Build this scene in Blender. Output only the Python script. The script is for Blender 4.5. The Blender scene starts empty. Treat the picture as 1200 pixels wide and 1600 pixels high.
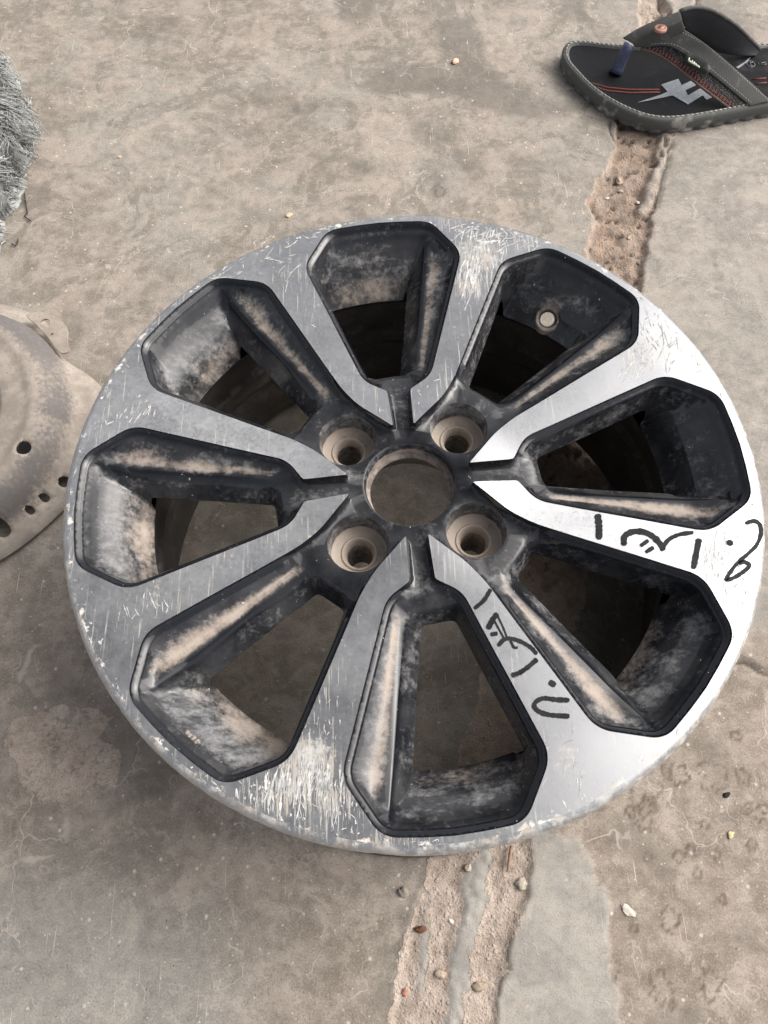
import bpy, bmesh, math, random
import numpy as np
from mathutils import Vector, geometry
random.seed(7); rng = np.random.default_rng(7)

# ------------------------------------------------------------------ camera, world, sun, exposure
RB = 0.22                      # outer radius of the alloy wheel in metres
ZW = 0.86                      # height of its face above the floor, in wheel radii
F_PX = 1250.3                  # focal length in pixels of the 1200 px wide photograph
CR = np.array([[0.99931287, -0.02962854, -0.02226955],
               [-0.03616831, -0.91084042, -0.411171],
               [-0.00810161, 0.41169392, -0.91128617]])
CC = (np.array([-0.06029607, -1.04922064, 2.07844621]) + np.array([0, 0, ZW])) * RB
scene = bpy.context.scene
cam = bpy.data.cameras.new('camera'); camo = bpy.data.objects.new('camera', cam)
scene.collection.objects.link(camo); scene.camera = camo
cam.sensor_fit = 'HORIZONTAL'; cam.sensor_width = 36; cam.lens = 36 * F_PX / 1200
cam.clip_start = 0.02; cam.clip_end = 200
from mathutils import Matrix
M = Matrix(((CR[0][0], -CR[1][0], -CR[2][0], CC[0]), (CR[0][1], -CR[1][1], -CR[2][1], CC[1]),
            (CR[0][2], -CR[1][2], -CR[2][2], CC[2]), (0, 0, 0, 1)))
camo.matrix_world = M
SUN_EL, SUN_AZ = math.radians(45), math.radians(16)      # azimuth measured from +x towards +y
w = bpy.data.worlds.new('World'); scene.world = w; w.use_nodes = True
nt = w.node_tree; nt.nodes.clear()
sky = nt.nodes.new('ShaderNodeTexSky'); sky.sky_type = 'NISHITA'; sky.sun_disc = False
sky.sun_elevation = SUN_EL; sky.sun_rotation = math.pi / 2 - SUN_AZ
sky.dust_density = 8.0; sky.air_density = 0.6; sky.ozone_density = 1.0; sky.altitude = 100
bg = nt.nodes.new('ShaderNodeBackground'); bg.inputs['Strength'].default_value = 0.12
out = nt.nodes.new('ShaderNodeOutputWorld')
hs = nt.nodes.new('ShaderNodeHueSaturation'); hs.inputs['Saturation'].default_value = 0.35
nt.links.new(sky.outputs[0], hs.inputs['Color']); nt.links.new(hs.outputs[0], bg.inputs[0])
# sky dimmed overhead to cut light from above, standing in for an unseen roof
wtc = nt.nodes.new('ShaderNodeTexCoord'); wsp = nt.nodes.new('ShaderNodeSeparateXYZ'); nt.links.new(wtc.outputs['Generated'], wsp.inputs[0])
wmr = nt.nodes.new('ShaderNodeMapRange'); wmr.interpolation_type = 'SMOOTHSTEP'; nt.links.new(wsp.outputs[2], wmr.inputs[0])
wmr.inputs[1].default_value = 0.55; wmr.inputs[2].default_value = 0.98; wmr.inputs[3].default_value = 0.165; wmr.inputs[4].default_value = 0.055
nt.links.new(wmr.outputs[0], bg.inputs['Strength']); nt.links.new(bg.outputs[0], out.inputs[0])
sl = bpy.data.lights.new('sun', 'SUN'); sl.energy = 1.25; sl.angle = math.radians(68); sl.color = (1.0, 0.95, 0.89)
so = bpy.data.objects.new('sun', sl); scene.collection.objects.link(so)
sd = Vector((math.cos(SUN_EL) * math.cos(SUN_AZ), math.cos(SUN_EL) * math.sin(SUN_AZ), math.sin(SUN_EL)))
so.rotation_euler = sd.to_track_quat('Z', 'Y').to_euler(); so.location = sd * 5
scene.view_settings.view_transform = 'Standard'; scene.view_settings.look = 'None'
scene.view_settings.exposure = 0.55; scene.view_settings.gamma = 1.0
scene.view_settings.use_curve_mapping = False
scene.render.engine = 'CYCLES'

# ------------------------------------------------------------------ helpers
def U(px, py, h=0.0):
    """world point at height h (metres) seen at a pixel of the photograph: used to measure sizes and places"""
    d = np.array([(px - 600) / F_PX, (py - 800) / F_PX, 1.0]) @ CR
    s = (h - CC[2]) / d[2]
    return CC + d * s
def UU(pts, h=0.0):
    return np.array([U(p[0], p[1], p[2] if len(p) > 2 else h) for p in pts])
def link(o, parent=None):
    scene.collection.objects.link(o)
    if parent is not None: o.parent = parent
    return o
def tag(o, label=None, cat=None, group=None, kind=None):
    if label: o['label'] = label
    if cat: o['category'] = cat
    if group: o['group'] = group
    if kind: o['kind'] = kind
    return o
def empty(name, loc=(0, 0, 0)):
    o = bpy.data.objects.new(name, None); o.location = loc; o.empty_display_size = 0.02
    return link(o)
def mesh(name, V, Fc, mat, parent=None, smooth=True, attrs=None, loc=(0, 0, 0), sharp=None):
    me = bpy.data.meshes.new(name)
    V = np.asarray(V, float) - np.array(loc)
    me.from_pydata([tuple(v) for v in V], [], [tuple(int(i) for i in f) for f in Fc])
    if isinstance(mat, (list, tuple)):
        for m_ in mat: me.materials.append(m_)
    else: me.materials.append(mat)
    if smooth: me.polygons.foreach_set('use_smooth', [True] * len(me.polygons))
    if attrs:
        for k, a in attrs.items():
            at = me.attributes.new(k, 'FLOAT', 'POINT'); at.data.foreach_set('value', np.asarray(a, np.float32))
    me.update()
    if sharp is not None and smooth: me.set_sharp_from_angle(angle=math.radians(sharp))
    o = bpy.data.objects.new(name, me)
    o.location = loc
    return link(o, parent)
def lathe(prof, n=128, c=(0, 0), r0=0.0):
    V, Fc = [], []
    for r, z in prof:
        for i in range(n):
            a = 2 * math.pi * i / n + r0; V.append((c[0] + r * math.cos(a), c[1] + r * math.sin(a), z))
    for j in range(len(prof) - 1):
        for i in range(n):
            k = (i + 1) % n; Fc.append((j * n + i, (j + 1) * n + i, (j + 1) * n + k, j * n + k))
    return np.array(V), Fc
def densify(prof, step):
    P = [np.array(prof[0], float)]
    for a, b in zip(prof[:-1], prof[1:]):
        a = np.array(a, float); b = np.array(b, float); n = max(1, int(np.linalg.norm(b - a) / step))
        for i in range(1, n + 1): P.append(a + (b - a) * i / n)
    return P
def tube(pts, rad, n=8, closed_ends=True):
    """rad: number or list"""
    P = [Vector(p) for p in pts]; m = len(P); V, Fc = [], []
    if not hasattr(rad, '__len__'): rad = [rad] * m
    up = Vector((0, 0, 1)); prev = None
    for i in range(m):
        t = (P[min(i + 1, m - 1)] - P[max(i - 1, 0)]).normalized()
        if prev is None:
            a = t.cross(up)
            if a.length < 1e-3: a = t.cross(Vector((1, 0, 0)))
            a.normalize()
        else:
            a = (prev - t * prev.dot(t)).normalized()
        prev = a; b = t.cross(a)
        for k in range(n):
            an = 2 * math.pi * k / n
            V.append(tuple(P[i] + (a * math.cos(an) + b * math.sin(an)) * rad[i]))
    for i in range(m - 1):
        for k in range(n):
            l = (k + 1) % n; Fc.append((i * n + k, i * n + l, (i + 1) * n + l, (i + 1) * n + k))
    if closed_ends:
        Fc.append(tuple(range(n - 1, -1, -1))); Fc.append(tuple((m - 1) * n + k for k in range(n)))
    return V, Fc
class Bag:
    def __init__(s): s.V = []; s.F = []; s.A = {}
    def add(s, V, Fc, **at):
        o = len(s.V); s.V += [tuple(v) for v in V]; s.F += [tuple(i + o for i in f) for f in Fc]
        for k in set(list(at) + list(s.A)):
            s.A.setdefault(k, [0.0] * o)
            v = at.get(k, 0.0); s.A[k] += list(v) if hasattr(v, '__len__') else [v] * len(V)
        return s
    def obj(s, name, mat, parent=None, **k):
        return mesh(name, s.V, s.F, mat, parent, attrs=s.A or None, **k)
# numpy noise
_tab = rng.random((512, 512))
def vnoise(x, y, sc, ox=0):
    X = x * sc + 101.3 + ox; Y = y * sc + 57.7 + ox * 1.7
    xi = np.floor(X).astype(int); yi = np.floor(Y).astype(int); fx = X - xi; fy = Y - yi
    fx = fx * fx * (3 - 2 * fx); fy = fy * fy * (3 - 2 * fy)
    g = lambda i, j: _tab[i % 512, j % 512]
    return (g(xi, yi) * (1 - fx) + g(xi + 1, yi) * fx) * (1 - fy) + (g(xi, yi + 1) * (1 - fx) + g(xi + 1, yi + 1) * fx) * fy
def fbm(x, y, sc, o=4, ox=0):
    s = 0; a = 1; t = 0
    for i in range(o):
        s = s + a * vnoise(x, y, sc * 2 ** i, ox + 13 * i); t += a; a *= .5
    return s / t
def sstep(a, b, x):
    t = np.clip((x - a) / (b - a), 0, 1); return t * t * (3 - 2 * t)
def inpoly(P, x, y):
    P = np.asarray(P); c = np.zeros(x.shape, bool); j = len(P) - 1
    for i in range(len(P)):
        xi, yi, xj, yj = P[i][0], P[i][1], P[j][0], P[j][1]
        m = ((yi > y) != (yj > y)) & (x < (xj - xi) * (y - yi) / (yj - yi + 1e-15) + xi)
        c ^= m; j = i
    return c
def segdist(P, x, y, closed=False):
    P = np.asarray(P, float); d = np.full(x.shape, 1e9)
    n = len(P); R = range(n if closed else n - 1)
    for i in R:
        a = P[i][:2]; b = P[(i + 1) % n][:2]; ab = b - a; L = ab @ ab + 1e-15
        t = np.clip(((x - a[0]) * ab[0] + (y - a[1]) * ab[1]) / L, 0, 1)
        d = np.minimum(d, np.hypot(x - a[0] - t * ab[0], y - a[1] - t * ab[1]))
    return d
def sdf(P, x, y):
    d = segdist(P, x, y, True); return np.where(inpoly(P, x, y), -d, d)

# ------------------------------------------------------------------ materials
class Mat:
    def __init__(s, name):
        s.m = bpy.data.materials.new(name); s.m.use_nodes = True; s.t = s.m.node_tree; s.t.nodes.clear()
        s.o = s.t.nodes.new('ShaderNodeOutputMaterial'); s.tc = s.t.nodes.new('ShaderNodeTexCoord')
        s.geo = s.t.nodes.new('ShaderNodeNewGeometry')
        s.obj = s.geo.outputs['Position']
    def n(s, typ, **kw):
        nd = s.t.nodes.new(typ)
        for k, v in kw.items():
            if k.startswith('i_'):
                nd.inputs[k[2:].replace('_', ' ')].default_value = v
            else: setattr(nd, k, v)
        return nd
    def l(s, a, b): s.t.links.new(a, b)
    def put(s, sock, v):
        if isinstance(v, bpy.types.NodeSocket): s.l(v, sock)
        elif isinstance(v, (tuple, list)) and len(v) == 3 and sock.type == 'RGBA': sock.default_value = (*v, 1)
        else: sock.default_value = v
    def math(s, op, a, b=0.0, c=0.0, clamp=False):
        nd = s.n('ShaderNodeMath', operation=op); nd.use_clamp = clamp
        s.put(nd.inputs[0], a); s.put(nd.inputs[1], b)
        if op in ('MULTIPLY_ADD',): s.put(nd.inputs[2], c)
        return nd.outputs[0]
    def mul(s, a, b): return s.math('MULTIPLY', a, b)
    def add(s, a, b): return s.math('ADD', a, b)
    def noise(s, sc, det=4, rough=.55, vec=None, dist=0.0, stretch=None, typ='FBM'):
        nd = s.n('ShaderNodeTexNoise'); nd.inputs['Scale'].default_value = sc; nd.inputs['Detail'].default_value = det
        nd.inputs['Roughness'].default_value = rough; nd.inputs['Distortion'].default_value = dist
        v = vec or s.obj
        if stretch:
            mp = s.n('ShaderNodeMapping'); mp.inputs['Scale'].default_value = stretch[:3]
            if len(stretch) > 3: mp.inputs['Rotation'].default_value = (0, 0, stretch[3])
            s.l(v, mp.inputs['Vector']); v = mp.outputs[0]
        s.l(v, nd.inputs['Vector']); return nd.outputs['Fac']
    def vor(s, sc, feature='F1', vec=None, stretch=None, rnd=1.0, out='Distance'):
        nd = s.n('ShaderNodeTexVoronoi', feature=feature); nd.inputs['Scale'].default_value = sc
        nd.inputs['Randomness'].default_value = rnd
        v = vec or s.obj
        if stretch:
            mp = s.n('ShaderNodeMapping'); mp.inputs['Scale'].default_value = stretch[:3]
            if len(stretch) > 3: mp.inputs['Rotation'].default_value = (0, 0, stretch[3])
            s.l(v, mp.inputs['Vector']); v = mp.outputs[0]
        s.l(v, nd.inputs['Vector']); return nd.outputs[out]
    def warp(s, amt, sc):
        nd = s.n('ShaderNodeTexNoise'); nd.inputs['Scale'].default_value = sc; nd.inputs['Detail'].default_value = 3
        s.l(s.obj, nd.inputs['Vector'])
        v = s.n('ShaderNodeVectorMath', operation='MULTIPLY_ADD'); s.l(nd.outputs['Color'], v.inputs[0])
        v.inputs[1].default_value = (amt, amt, 0); s.l(s.obj, v.inputs[2]); return v.outputs[0]
    def ramp(s, f, lo, hi, a=0.0, b=1.0):
        nd = s.n('ShaderNodeMapRange', interpolation_type='SMOOTHSTEP'); s.put(nd.inputs[0], f)
        nd.inputs[1].default_value = lo; nd.inputs[2].default_value = hi
        nd.inputs[3].default_value = a; nd.inputs[4].default_value = b; return nd.outputs[0]
    def mix(s, f, a, b):
        nd = s.n('ShaderNodeMix', data_type='RGBA'); s.put(nd.inputs[0], f); s.put(nd.inputs[6], a); s.put(nd.inputs[7], b)
        return nd.outputs[2]
    def mixf(s, f, a, b):
        nd = s.n('ShaderNodeMix', data_type='FLOAT'); s.put(nd.inputs[0], f); s.put(nd.inputs[2], a); s.put(nd.inputs[3], b)
        return nd.outputs[0]
    def attr(s, name):
        nd = s.n('ShaderNodeAttribute', attribute_name=name); return nd.outputs['Fac']
    def bump(s, h, strength, dist=.001, normal=None):
        nd = s.n('ShaderNodeBump'); nd.inputs['Strength'].default_value = strength; nd.inputs['Distance'].default_value = dist
        s.put(nd.inputs['Height'], h)
        if normal: s.l(normal, nd.inputs['Normal'])
        return nd.outputs[0]
    def bsdf(s, color, rough=.5, metal=0.0, normal=None, **kw):
        nd = s.n('ShaderNodeBsdfPrincipled'); s.put(nd.inputs['Base Color'], color); s.put(nd.inputs['Roughness'], rough)
        s.put(nd.inputs['Metallic'], metal)
        if normal: s.l(normal, nd.inputs['Normal'])
        for k, v in kw.items(): s.put(nd.inputs[k.replace('_', ' ')], v)
        return nd.outputs[0]
    def done(s, sh): s.l(sh, s.o.inputs[0]); return s.m

SAND = (.47, .345, .265); GREYDUST = (.30, .28, .265)

def mat_silver():
    m = Mat('machined_aluminium'); p = m.obj
    # radial coordinate for turning marks
    sep = m.n('ShaderNodeSeparateXYZ'); m.l(p, sep.inputs[0])
    r = m.math('SQRT', m.add(m.mul(sep.outputs[0], sep.outputs[0]), m.mul(sep.outputs[1], sep.outputs[1])))
    tan = m.n('ShaderNodeCombineXYZ'); m.l(sep.outputs[0], tan.inputs[0]); m.l(sep.outputs[1], tan.inputs[1])
    tn = m.n('ShaderNodeVectorMath', operation='NORMALIZE'); m.l(tan.outputs[0], tn.inputs[0])
    rn = m.n('ShaderNodeTexNoise', noise_dimensions='1D'); rn.inputs['Scale'].default_value = 1.0; rn.inputs['Detail'].default_value = 4
    m.l(m.mul(r, 1500.0), rn.inputs['W'])
    sc = m.attr('scuff'); ed = m.attr('edge')
    # corrosion cloudiness
    cl = m.noise(38, 5, .6); fine = m.noise(420, 4, .6)
    speck = m.ramp(m.noise(520, 2, .5), .66, .74)
    spots = m.mul(m.ramp(m.vor(95), .16, .08), m.ramp(m.noise(24, 2), .5, .62))
    # long thin scratches in several directions
    def scratch(rot, sx, sy, th):
        a = m.noise(1.0, 3, .6, stretch=(sx, sy, 30, rot)); return m.ramp(a, th - .03, th - .01)
    s1 = m.mul(scratch(.15, 900, 22, .66), m.ramp(m.noise(20, 2), .42, .6))
    s2 = m.mul(scratch(1.2, 700, 26, .68), m.ramp(m.noise(26, 2), .45, .6))
    s3 = m.mul(scratch(-.7, 800, 24, .68), m.ramp(m.noise(30, 2), .45, .6))
    gouge = m.ramp(m.add(m.noise(1.0, 5, .7, stretch=(760, 62, 40, 0.05)), m.mul(sc, .30)), .80, .84)
    gouge2 = m.ramp(m.add(m.noise(1.0, 5, .75, stretch=(480, 150, 40, 0.5)), m.mul(sc, .245)), .80, .85)
    smear = m.mul(m.ramp(m.add(m.noise(130, 6, .75), m.mul(m.attr('smear'), .36)), .72, .92), .72)
    edgew = m.ramp(m.add(m.noise(150, 4, .7), m.mul(ed, .30)), .74, .84)
    gouge3 = m.ramp(m.add(m.noise(1.0, 4, .65, stretch=(900, 34, 40, -1.0)), m.mul(sc, .26)), .775, .80)
    gouge4 = m.ramp(m.add(m.noise(1.0, 4, .65, stretch=(800, 40, 40, .95)), m.mul(sc, .24)), .775, .80)
    gouge = m.math('MAXIMUM', gouge, m.math('MAXIMUM', gouge3, gouge4))
    mark = m.math('MAXIMUM', m.mul(m.math('MAXIMUM', gouge, gouge2), .6), m.math('MAXIMUM', smear, edgew))
    mark = m.math('MAXIMUM', mark, m.mul(m.math('MAXIMUM', s1, m.math('MAXIMUM', s2, s3)), .55))
    mark = m.math('MAXIMUM', mark, m.mul(m.math('MAXIMUM', speck, spots), .3))
    film = m.ramp(m.add(m.mul(m.noise(22, 5, .65), .7), m.mul(m.noise(200, 4, .7), .3)), .34, .74, .08, .36)
    film = m.math('MAXIMUM', film, m.mul(m.attr('smear'), .30))
    h = m.add(m.mul(rn.outputs['Fac'], .25), m.add(m.mul(fine, .35), m.mul(mark, .3)))
    nb = m.bump(h, .07, .0006)
    base = m.mix(m.ramp(m.add(m.mul(cl, .7), m.mul(fine, .3)), .25, .75), (.42, .432, .45), (.52, .53, .55))
    metal = m.bsdf(base, m.ramp(m.add(m.mul(cl, .5), m.mul(fine, .5)), .25, .75, .24, .36), 1.0, nb, Anisotropic=.75, Tangent=tn.outputs[0])
    dirt = m.bsdf(m.mix(m.noise(90, 3), (.36, .362, .365), (.50, .50, .49)), .75, 0, nb)
    sand = m.bsdf(m.mix(m.ramp(m.noise(90, 3), .4, .6), (.66, .65, .61), (.58, .52, .44)), .85, 0, nb)
    a = m.n('ShaderNodeMixShader'); m.put(a.inputs[0], film); m.l(metal, a.inputs[1]); m.l(dirt, a.inputs[2])
    b = m.n('ShaderNodeMixShader'); m.put(b.inputs[0], mark); m.l(a.outputs[0], b.inputs[1]); m.l(sand, b.inputs[2])
    return m.done(b.outputs[0])

def mat_black():
    m = Mat('gloss_black_paint')
    du = m.attr('dust'); gr = m.attr('grime')
    n1 = m.noise(55, 6, .68); n2 = m.noise(260, 5, .7); n3 = m.noise(26, 4, .6, dist=.6); n4 = m.noise(900, 2, .6)
    brk = m.add(m.mul(n1, .45), m.add(m.mul(n2, .3), m.mul(m.noise(18, 3, .6), .25)))
    sandm = m.ramp(m.add(m.mul(du, .66), m.mul(m.math('SUBTRACT', brk, .5), 1.9)), .22, .80)
    greym = m.ramp(m.add(m.mul(gr, .55), m.mul(m.math('SUBTRACT', m.add(m.mul(n1, .35), m.add(m.mul(n3, .25), m.mul(n2, .4))), .5), 2.6)), .15, 1.0, 0, .82)
    wipe = m.ramp(m.noise(1.0, 5, .65, stretch=(40, 110, 60, .6)), .40, .58, .25, 1.0)
    greym = m.mul(greym, wipe)
    film = m.mul(m.ramp(m.noise(34, 5, .65), .3, .75, .02, .16), m.ramp(gr, .18, .6, .12, 1.0))
    tot = m.math('MAXIMUM', greym, film)
    chips = m.mul(m.ramp(m.noise(420, 2, .5), .735, .76), m.ramp(m.noise(36, 2), .45, .6))
    paint = m.bsdf((.007, .008, .011), m.ramp(n1, .3, .7, .06, .15), 0, m.bump(m.add(n1, m.mul(n4, .08)), .03, .001), IOR=1.5)
    dg = m.bsdf(m.mix(m.add(m.mul(n2, .6), m.mul(n3, .4)), (.20, .212, .235), (.40, .385, .365)), .85, 0, m.bump(n2, .25, .0006))
    sd_ = m.bsdf(m.mix(n2, (.48, .40, .335), (.35, .30, .255)), .95, 0, m.bump(m.add(n2, m.mul(n4, .4)), .5, .0006))
    wh = m.bsdf((.5, .5, .5), .5, 0)
    a = m.n('ShaderNodeMixShader'); m.put(a.inputs[0], tot); m.l(paint, a.inputs[1]); m.l(dg, a.inputs[2])
    b = m.n('ShaderNodeMixShader'); m.put(b.inputs[0], sandm); m.l(a.outputs[0], b.inputs[1]); m.l(sd_, b.inputs[2])
    c = m.n('ShaderNodeMixShader'); m.put(c.inputs[0], chips); m.l(b.outputs[0], c.inputs[1]); m.l(wh, c.inputs[2])
    return m.done(c.outputs[0])

def mat_dusty(name, base, dark, sc=120, rough=.85, amt=.35, **kw):
    m = Mat(name); n1 = m.noise(sc, 5, .6); n2 = m.noise(sc * .25, 4, .6); n3 = m.noise(sc * 5, 3, .6)
    c = m.mix(m.ramp(m.add(m.mul(n1, .5), m.mul(n2, .5)), .52, .68, 0, amt * 2), base, dark)
    return m.done(m.bsdf(c, rough, 0, m.bump(m.add(n1, n3), .35, .0008), **kw))

def mat_simple(name, col, rough=.6, sc=300, var=.25, bump=.2, **kw):
    m = Mat(name); n1 = m.noise(sc, 4, .6); n2 = m.noise(sc * .12, 3, .6)
    c2 = tuple(min(1, x * (1 + var)) for x in col); c1 = tuple(x * (1 - var) for x in col)
    return m.done(m.bsdf(m.mix(m.ramp(m.add(m.mul(n1, .5), m.mul(n2, .5)), .35, .65), c1, c2), rough, 0, m.bump(n1, bump, .0006), **kw))

def mat_ground():
    m = Mat('worn_concrete')
    brkn = m.mul(m.math('SUBTRACT', m.noise(150, 5, .7), .5), 1.6)
    sand = m.ramp(m.add(m.attr('sand'), brkn), .38, .62); pale = m.ramp(m.add(m.attr('pale'), m.mul(brkn, .6)), .1, .85); dark = m.attr('dark'); ring = m.attr('ring'); cool = m.attr('cool'); brown = m.attr('brown')
    wv = m.warp(.035, 12); wv2 = m.warp(.012, 60)
    nA = m.noise(6, 5, .62, vec=wv); nB = m.noise(24, 7, .68, vec=wv, stretch=(1.0, 1.6, 1, .25)); nC = m.noise(95, 6, .7, vec=wv2); nD = m.noise(700, 3, .6); nE = m.noise(11, 7, .66, dist=1.6); nF = m.noise(40, 8, .72, vec=wv2, dist=.5)
    base = m.mix(m.ramp(nB, .38, .62), (.235, .203, .170), (.350, .304, .257))
    base = m.mix(m.ramp(nA, .44, .60, 0, .6), base, (.325, .305, .270))
    # worn and stained areas with uneven, fairly crisp borders
    base = m.mix(m.mul(m.ramp(nE, .525, .565), m.ramp(nB, .3, .6, .25, .75)), base, (.195, .172, .140))
    base = m.mix(m.ramp(nE, .45, .41, 0, .50), base, (.415, .350, .295))
    base = m.mix(m.mul(cool, .5), base, m.mix(nB, (.27, .272, .258), (.37, .366, .342)))
    base = m.mix(m.mul(brown, .75), base, m.mix(m.ramp(m.add(m.mul(nB, .5), m.mul(nF, .5)), .4, .6), (.205, .163, .126), (.345, .283, .228)))  # the brown mask also carries the lower-left shade put into the colour
    # thin chalky films broken up by wear
    base = m.mix(m.mul(m.ramp(nF, .53, .58), m.ramp(m.noise(13, 4, .6), .40, .62, 0, .48)), base, (.455, .390, .330))
    base = m.mix(m.mul(m.ramp(nF, .46, .39), m.ramp(m.noise(17, 4, .6), .45, .65, 0, .42)), base, (.160, .140, .115))
    # grain
    base = m.mix(m.ramp(nC, .50, .62, 0, .30), base, (.45, .395, .335))
    base = m.mix(m.ramp(nC, .48, .36, 0, .30), base, (.15, .128, .105))
    base = m.mix(m.ramp(nD, .54, .66, 0, .30), base, (.50, .45, .39))
    base = m.mix(m.ramp(nD, .46, .35, 0, .36), base, (.12, .105, .09))
    base = m.mix(m.mul(dark, .9), base, m.mix(nC, (.115, .10, .08), (.20, .175, .145)))
    # pale veins and scratches
    we = m.vor(15, 'DISTANCE_TO_EDGE', vec=m.warp(.06, 30)); vein = m.mul(m.ramp(we, .012, .002), m.ramp(m.noise(18, 3), .50, .60))
    we2 = m.vor(48, 'DISTANCE_TO_EDGE', vec=m.warp(.03, 60)); vein2 = m.mul(m.ramp(we2, .03, .006), m.ramp(m.noise(22, 3, .6), .55, .66))
    def sc(rot, a, b, th): return m.ramp(m.noise(1.0, 3, .55, stretch=(a, b, 1, rot)), th - .015, th + .01)
    scr = m.math('MAXIMUM', m.mul(sc(.9, 500, 14, .70), m.ramp(m.noise(9, 2), .48, .6)),
                 m.math('MAXIMUM', m.mul(sc(-.35, 420, 13, .70), m.ramp(m.noise(11, 2), .5, .6)), m.mul(sc(2.1, 600, 18, .70), m.ramp(m.noise(8, 2), .5, .6))))
    vall = m.math('MAXIMUM', m.mul(m.math('MAXIMUM', vein, m.mul(vein2, .6)), .48), m.mul(scr, .8))
    notjoint = m.math('SUBTRACT', 1.0, sand, clamp=True)
    vall = m.mul(vall, notjoint)
    base = m.mix(vall, base, (.56, .50, .43))
    # little pale blobs and ring-shaped droplets
    vb = m.vor(130); blob = m.math('MAXIMUM', m.mul(m.ramp(vb, .22, .12), m.ramp(m.vor(130, out='Color'), .74, .78)), m.mul(m.ramp(m.vor(300), .24, .14), m.ramp(m.vor(300, out='Color'), .78, .82)))
    base = m.mix(m.mul(blob, .8), base, (.58, .52, .45))
    vr = m.vor(52, vec=m.warp(.012, 90)); rr = m.mul(m.math('MULTIPLY', m.ramp(vr, .16, .20), m.ramp(vr, .27, .22)), m.ramp(m.vor(52, vec=m.warp(.012, 90), out='Color'), .74, .78))
    base = m.mix(m.mul(m.mul(rr, .3), notjoint), base, (.50, .43, .36))
    pits = m.mul(m.ramp(m.vor(210), .14, .07), m.ramp(m.vor(210, out='Color'), .80, .84))
    base = m.mix(m.mul(pits, .8), base, (.07, .06, .05))
    base = m.mix(ring, base, (.095, .07, .05))
    pl = m.mix(m.ramp(nB, .35, .65), (.29, .275, .25), (.40, .375, .335)); pl = m.mix(m.ramp(nC, .45, .7, 0, .4), pl, (.46, .41, .35))
    pl = m.mix(m.ramp(nD, .46, .32, 0, .4), pl, (.2, .185, .16))
    base = m.mix(pale, base, pl)
    sd_ = m.mix(m.ramp(m.add(m.mul(nC, .5), m.mul(nB, .5)), .38, .62), (.36, .29, .235), (.52, .435, .365))
    sd_ = m.mix(m.ramp(nD, .46, .30, 0, .55), sd_, (.17, .11, .075)); sd_ = m.mix(m.ramp(nD, .60, .72, 0, .5), sd_, (.64, .52, .42))
    base = m.mix(m.mul(sand, m.ramp(nC, .25, .5, .7, 1.0)), base, sd_)
    dirt = m.mul(m.attr('soil'), m.ramp(m.add(m.mul(nF, .5), m.mul(nC, .5)), .40, .56, .35, .95))
    base = m.mix(dirt, base, m.mix(m.ramp(nC, .4, .6), (.17, .12, .088), (.36, .265, .20)))
    base = m.mix(m.attr('crev'), base, (.03, .022, .016))
    h = m.add(m.add(m.mul(nC, .45), m.mul(nD, .35)), m.add(m.mul(nB, .35), m.mul(pits, -.8)))
    crumb = m.ramp(m.vor(300), .5, .1); h = m.add(h, m.add(m.mul(vall, .3), m.mul(sand, m.add(m.mul(nD, 1.2), m.mul(crumb, m.ramp(nC, .42, .56, .1, 1.1))))))
    rough = m.mixf(dark, m.ramp(nA, .35, .7, .62, .85), .5)
    return m.done(m.bsdf(base, rough, 0, m.bump(h, .7, .0011), Specular_IOR_Level=.35))

MS, MB, MG = mat_silver(), mat_black(), mat_ground()
M_LUG = mat_dusty('dusty_lug_seat', (.46, .36, .29), (.20, .17, .15), 150, .9, .22)
M_BARREL = None

# ------------------------------------------------------------------ the floor: one sheet out to the horizon, fine near the wheel
def axis(lo, hi, step, far):
    a = list(np.arange(lo, hi + step / 2, step)); s = step; x = a[-1]; R_ = []
    while x < far: s *= 1.35; x += s; R_.append(x)
    s = step; x = a[0]; L_ = []
    while x > -far: s *= 1.35; x -= s; L_.append(x)
    return np.array(L_[::-1] + a + R_)
gx = axis(-.52, .52, .0020, 60); gy = axis(-.40, .86, .0020, 60)
X, Y = np.meshgrid(gx, gy); nx, ny = len(gx), len(gy)
x = X.ravel(); y = Y.ravel()
wob = lambda a, sc, o: (fbm(x, y, sc, 4, o) - .5) * a
xw = x + wob(.009, 80, 3) + wob(.012, 22, 5); yw = y + wob(.009, 80, 9) + wob(.012, 22, 11)
L_edge = UU([(985, -60), (999, 0), (1003, 60), (985, 120), (972, 180), (957, 236), (950, 262), (928, 285), (917, 310), (924, 350), (916, 400), (900, 520), (800, 900), (690, 1290), (676, 1342), (663, 1385), (650, 1425), (634, 1473), (616, 1535), (610, 1620), (600, 1700)])
R_edge = UU([(1045, -60), (1045, 0), (1062, 60), (1066, 120), (1066, 180), (1058, 210), (1047, 234), (1033, 279), (1027, 316), (1021, 361), (1010, 407), (1000, 460), (980, 560), (900, 960), (840, 1270), (832, 1308), (826, 1373), (815, 1427), (800, 1478), (795, 1515), (772, 1563), (762, 1620), (745, 1700)])
joint = np.vstack([L_edge[:, :2], R_edge[::-1, :2]])
dj = sdf(joint, xw, yw)
jm = sstep(.0025, -.0045, dj)
lower = sstep(.02, -.05, y)                                   # the near half of the joint is filled higher
ridge = UU([(757, 1335), (745, 1400), (731, 1470), (722, 1540), (708, 1600), (700, 1700)])
dr = segdist(ridge, xw, yw); ridm = sstep(.013, .002, dr + (fbm(x, y, 50, 4, 15) - .5) * .012)
ridge2 = UU([(672, 1400), (667, 1440), (664, 1500), (660, 1540)]); rid2 = sstep(.008, .001, segdist(ridge2, xw, yw) + (fbm(x, y, 60, 4, 19) - .5) * .010)
ridge3 = UU([(1052, 190), (1040, 240), (1020, 290), (1008, 330)]); rid3 = sstep(.011, .003, segdist(ridge3, xw, yw))
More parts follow.
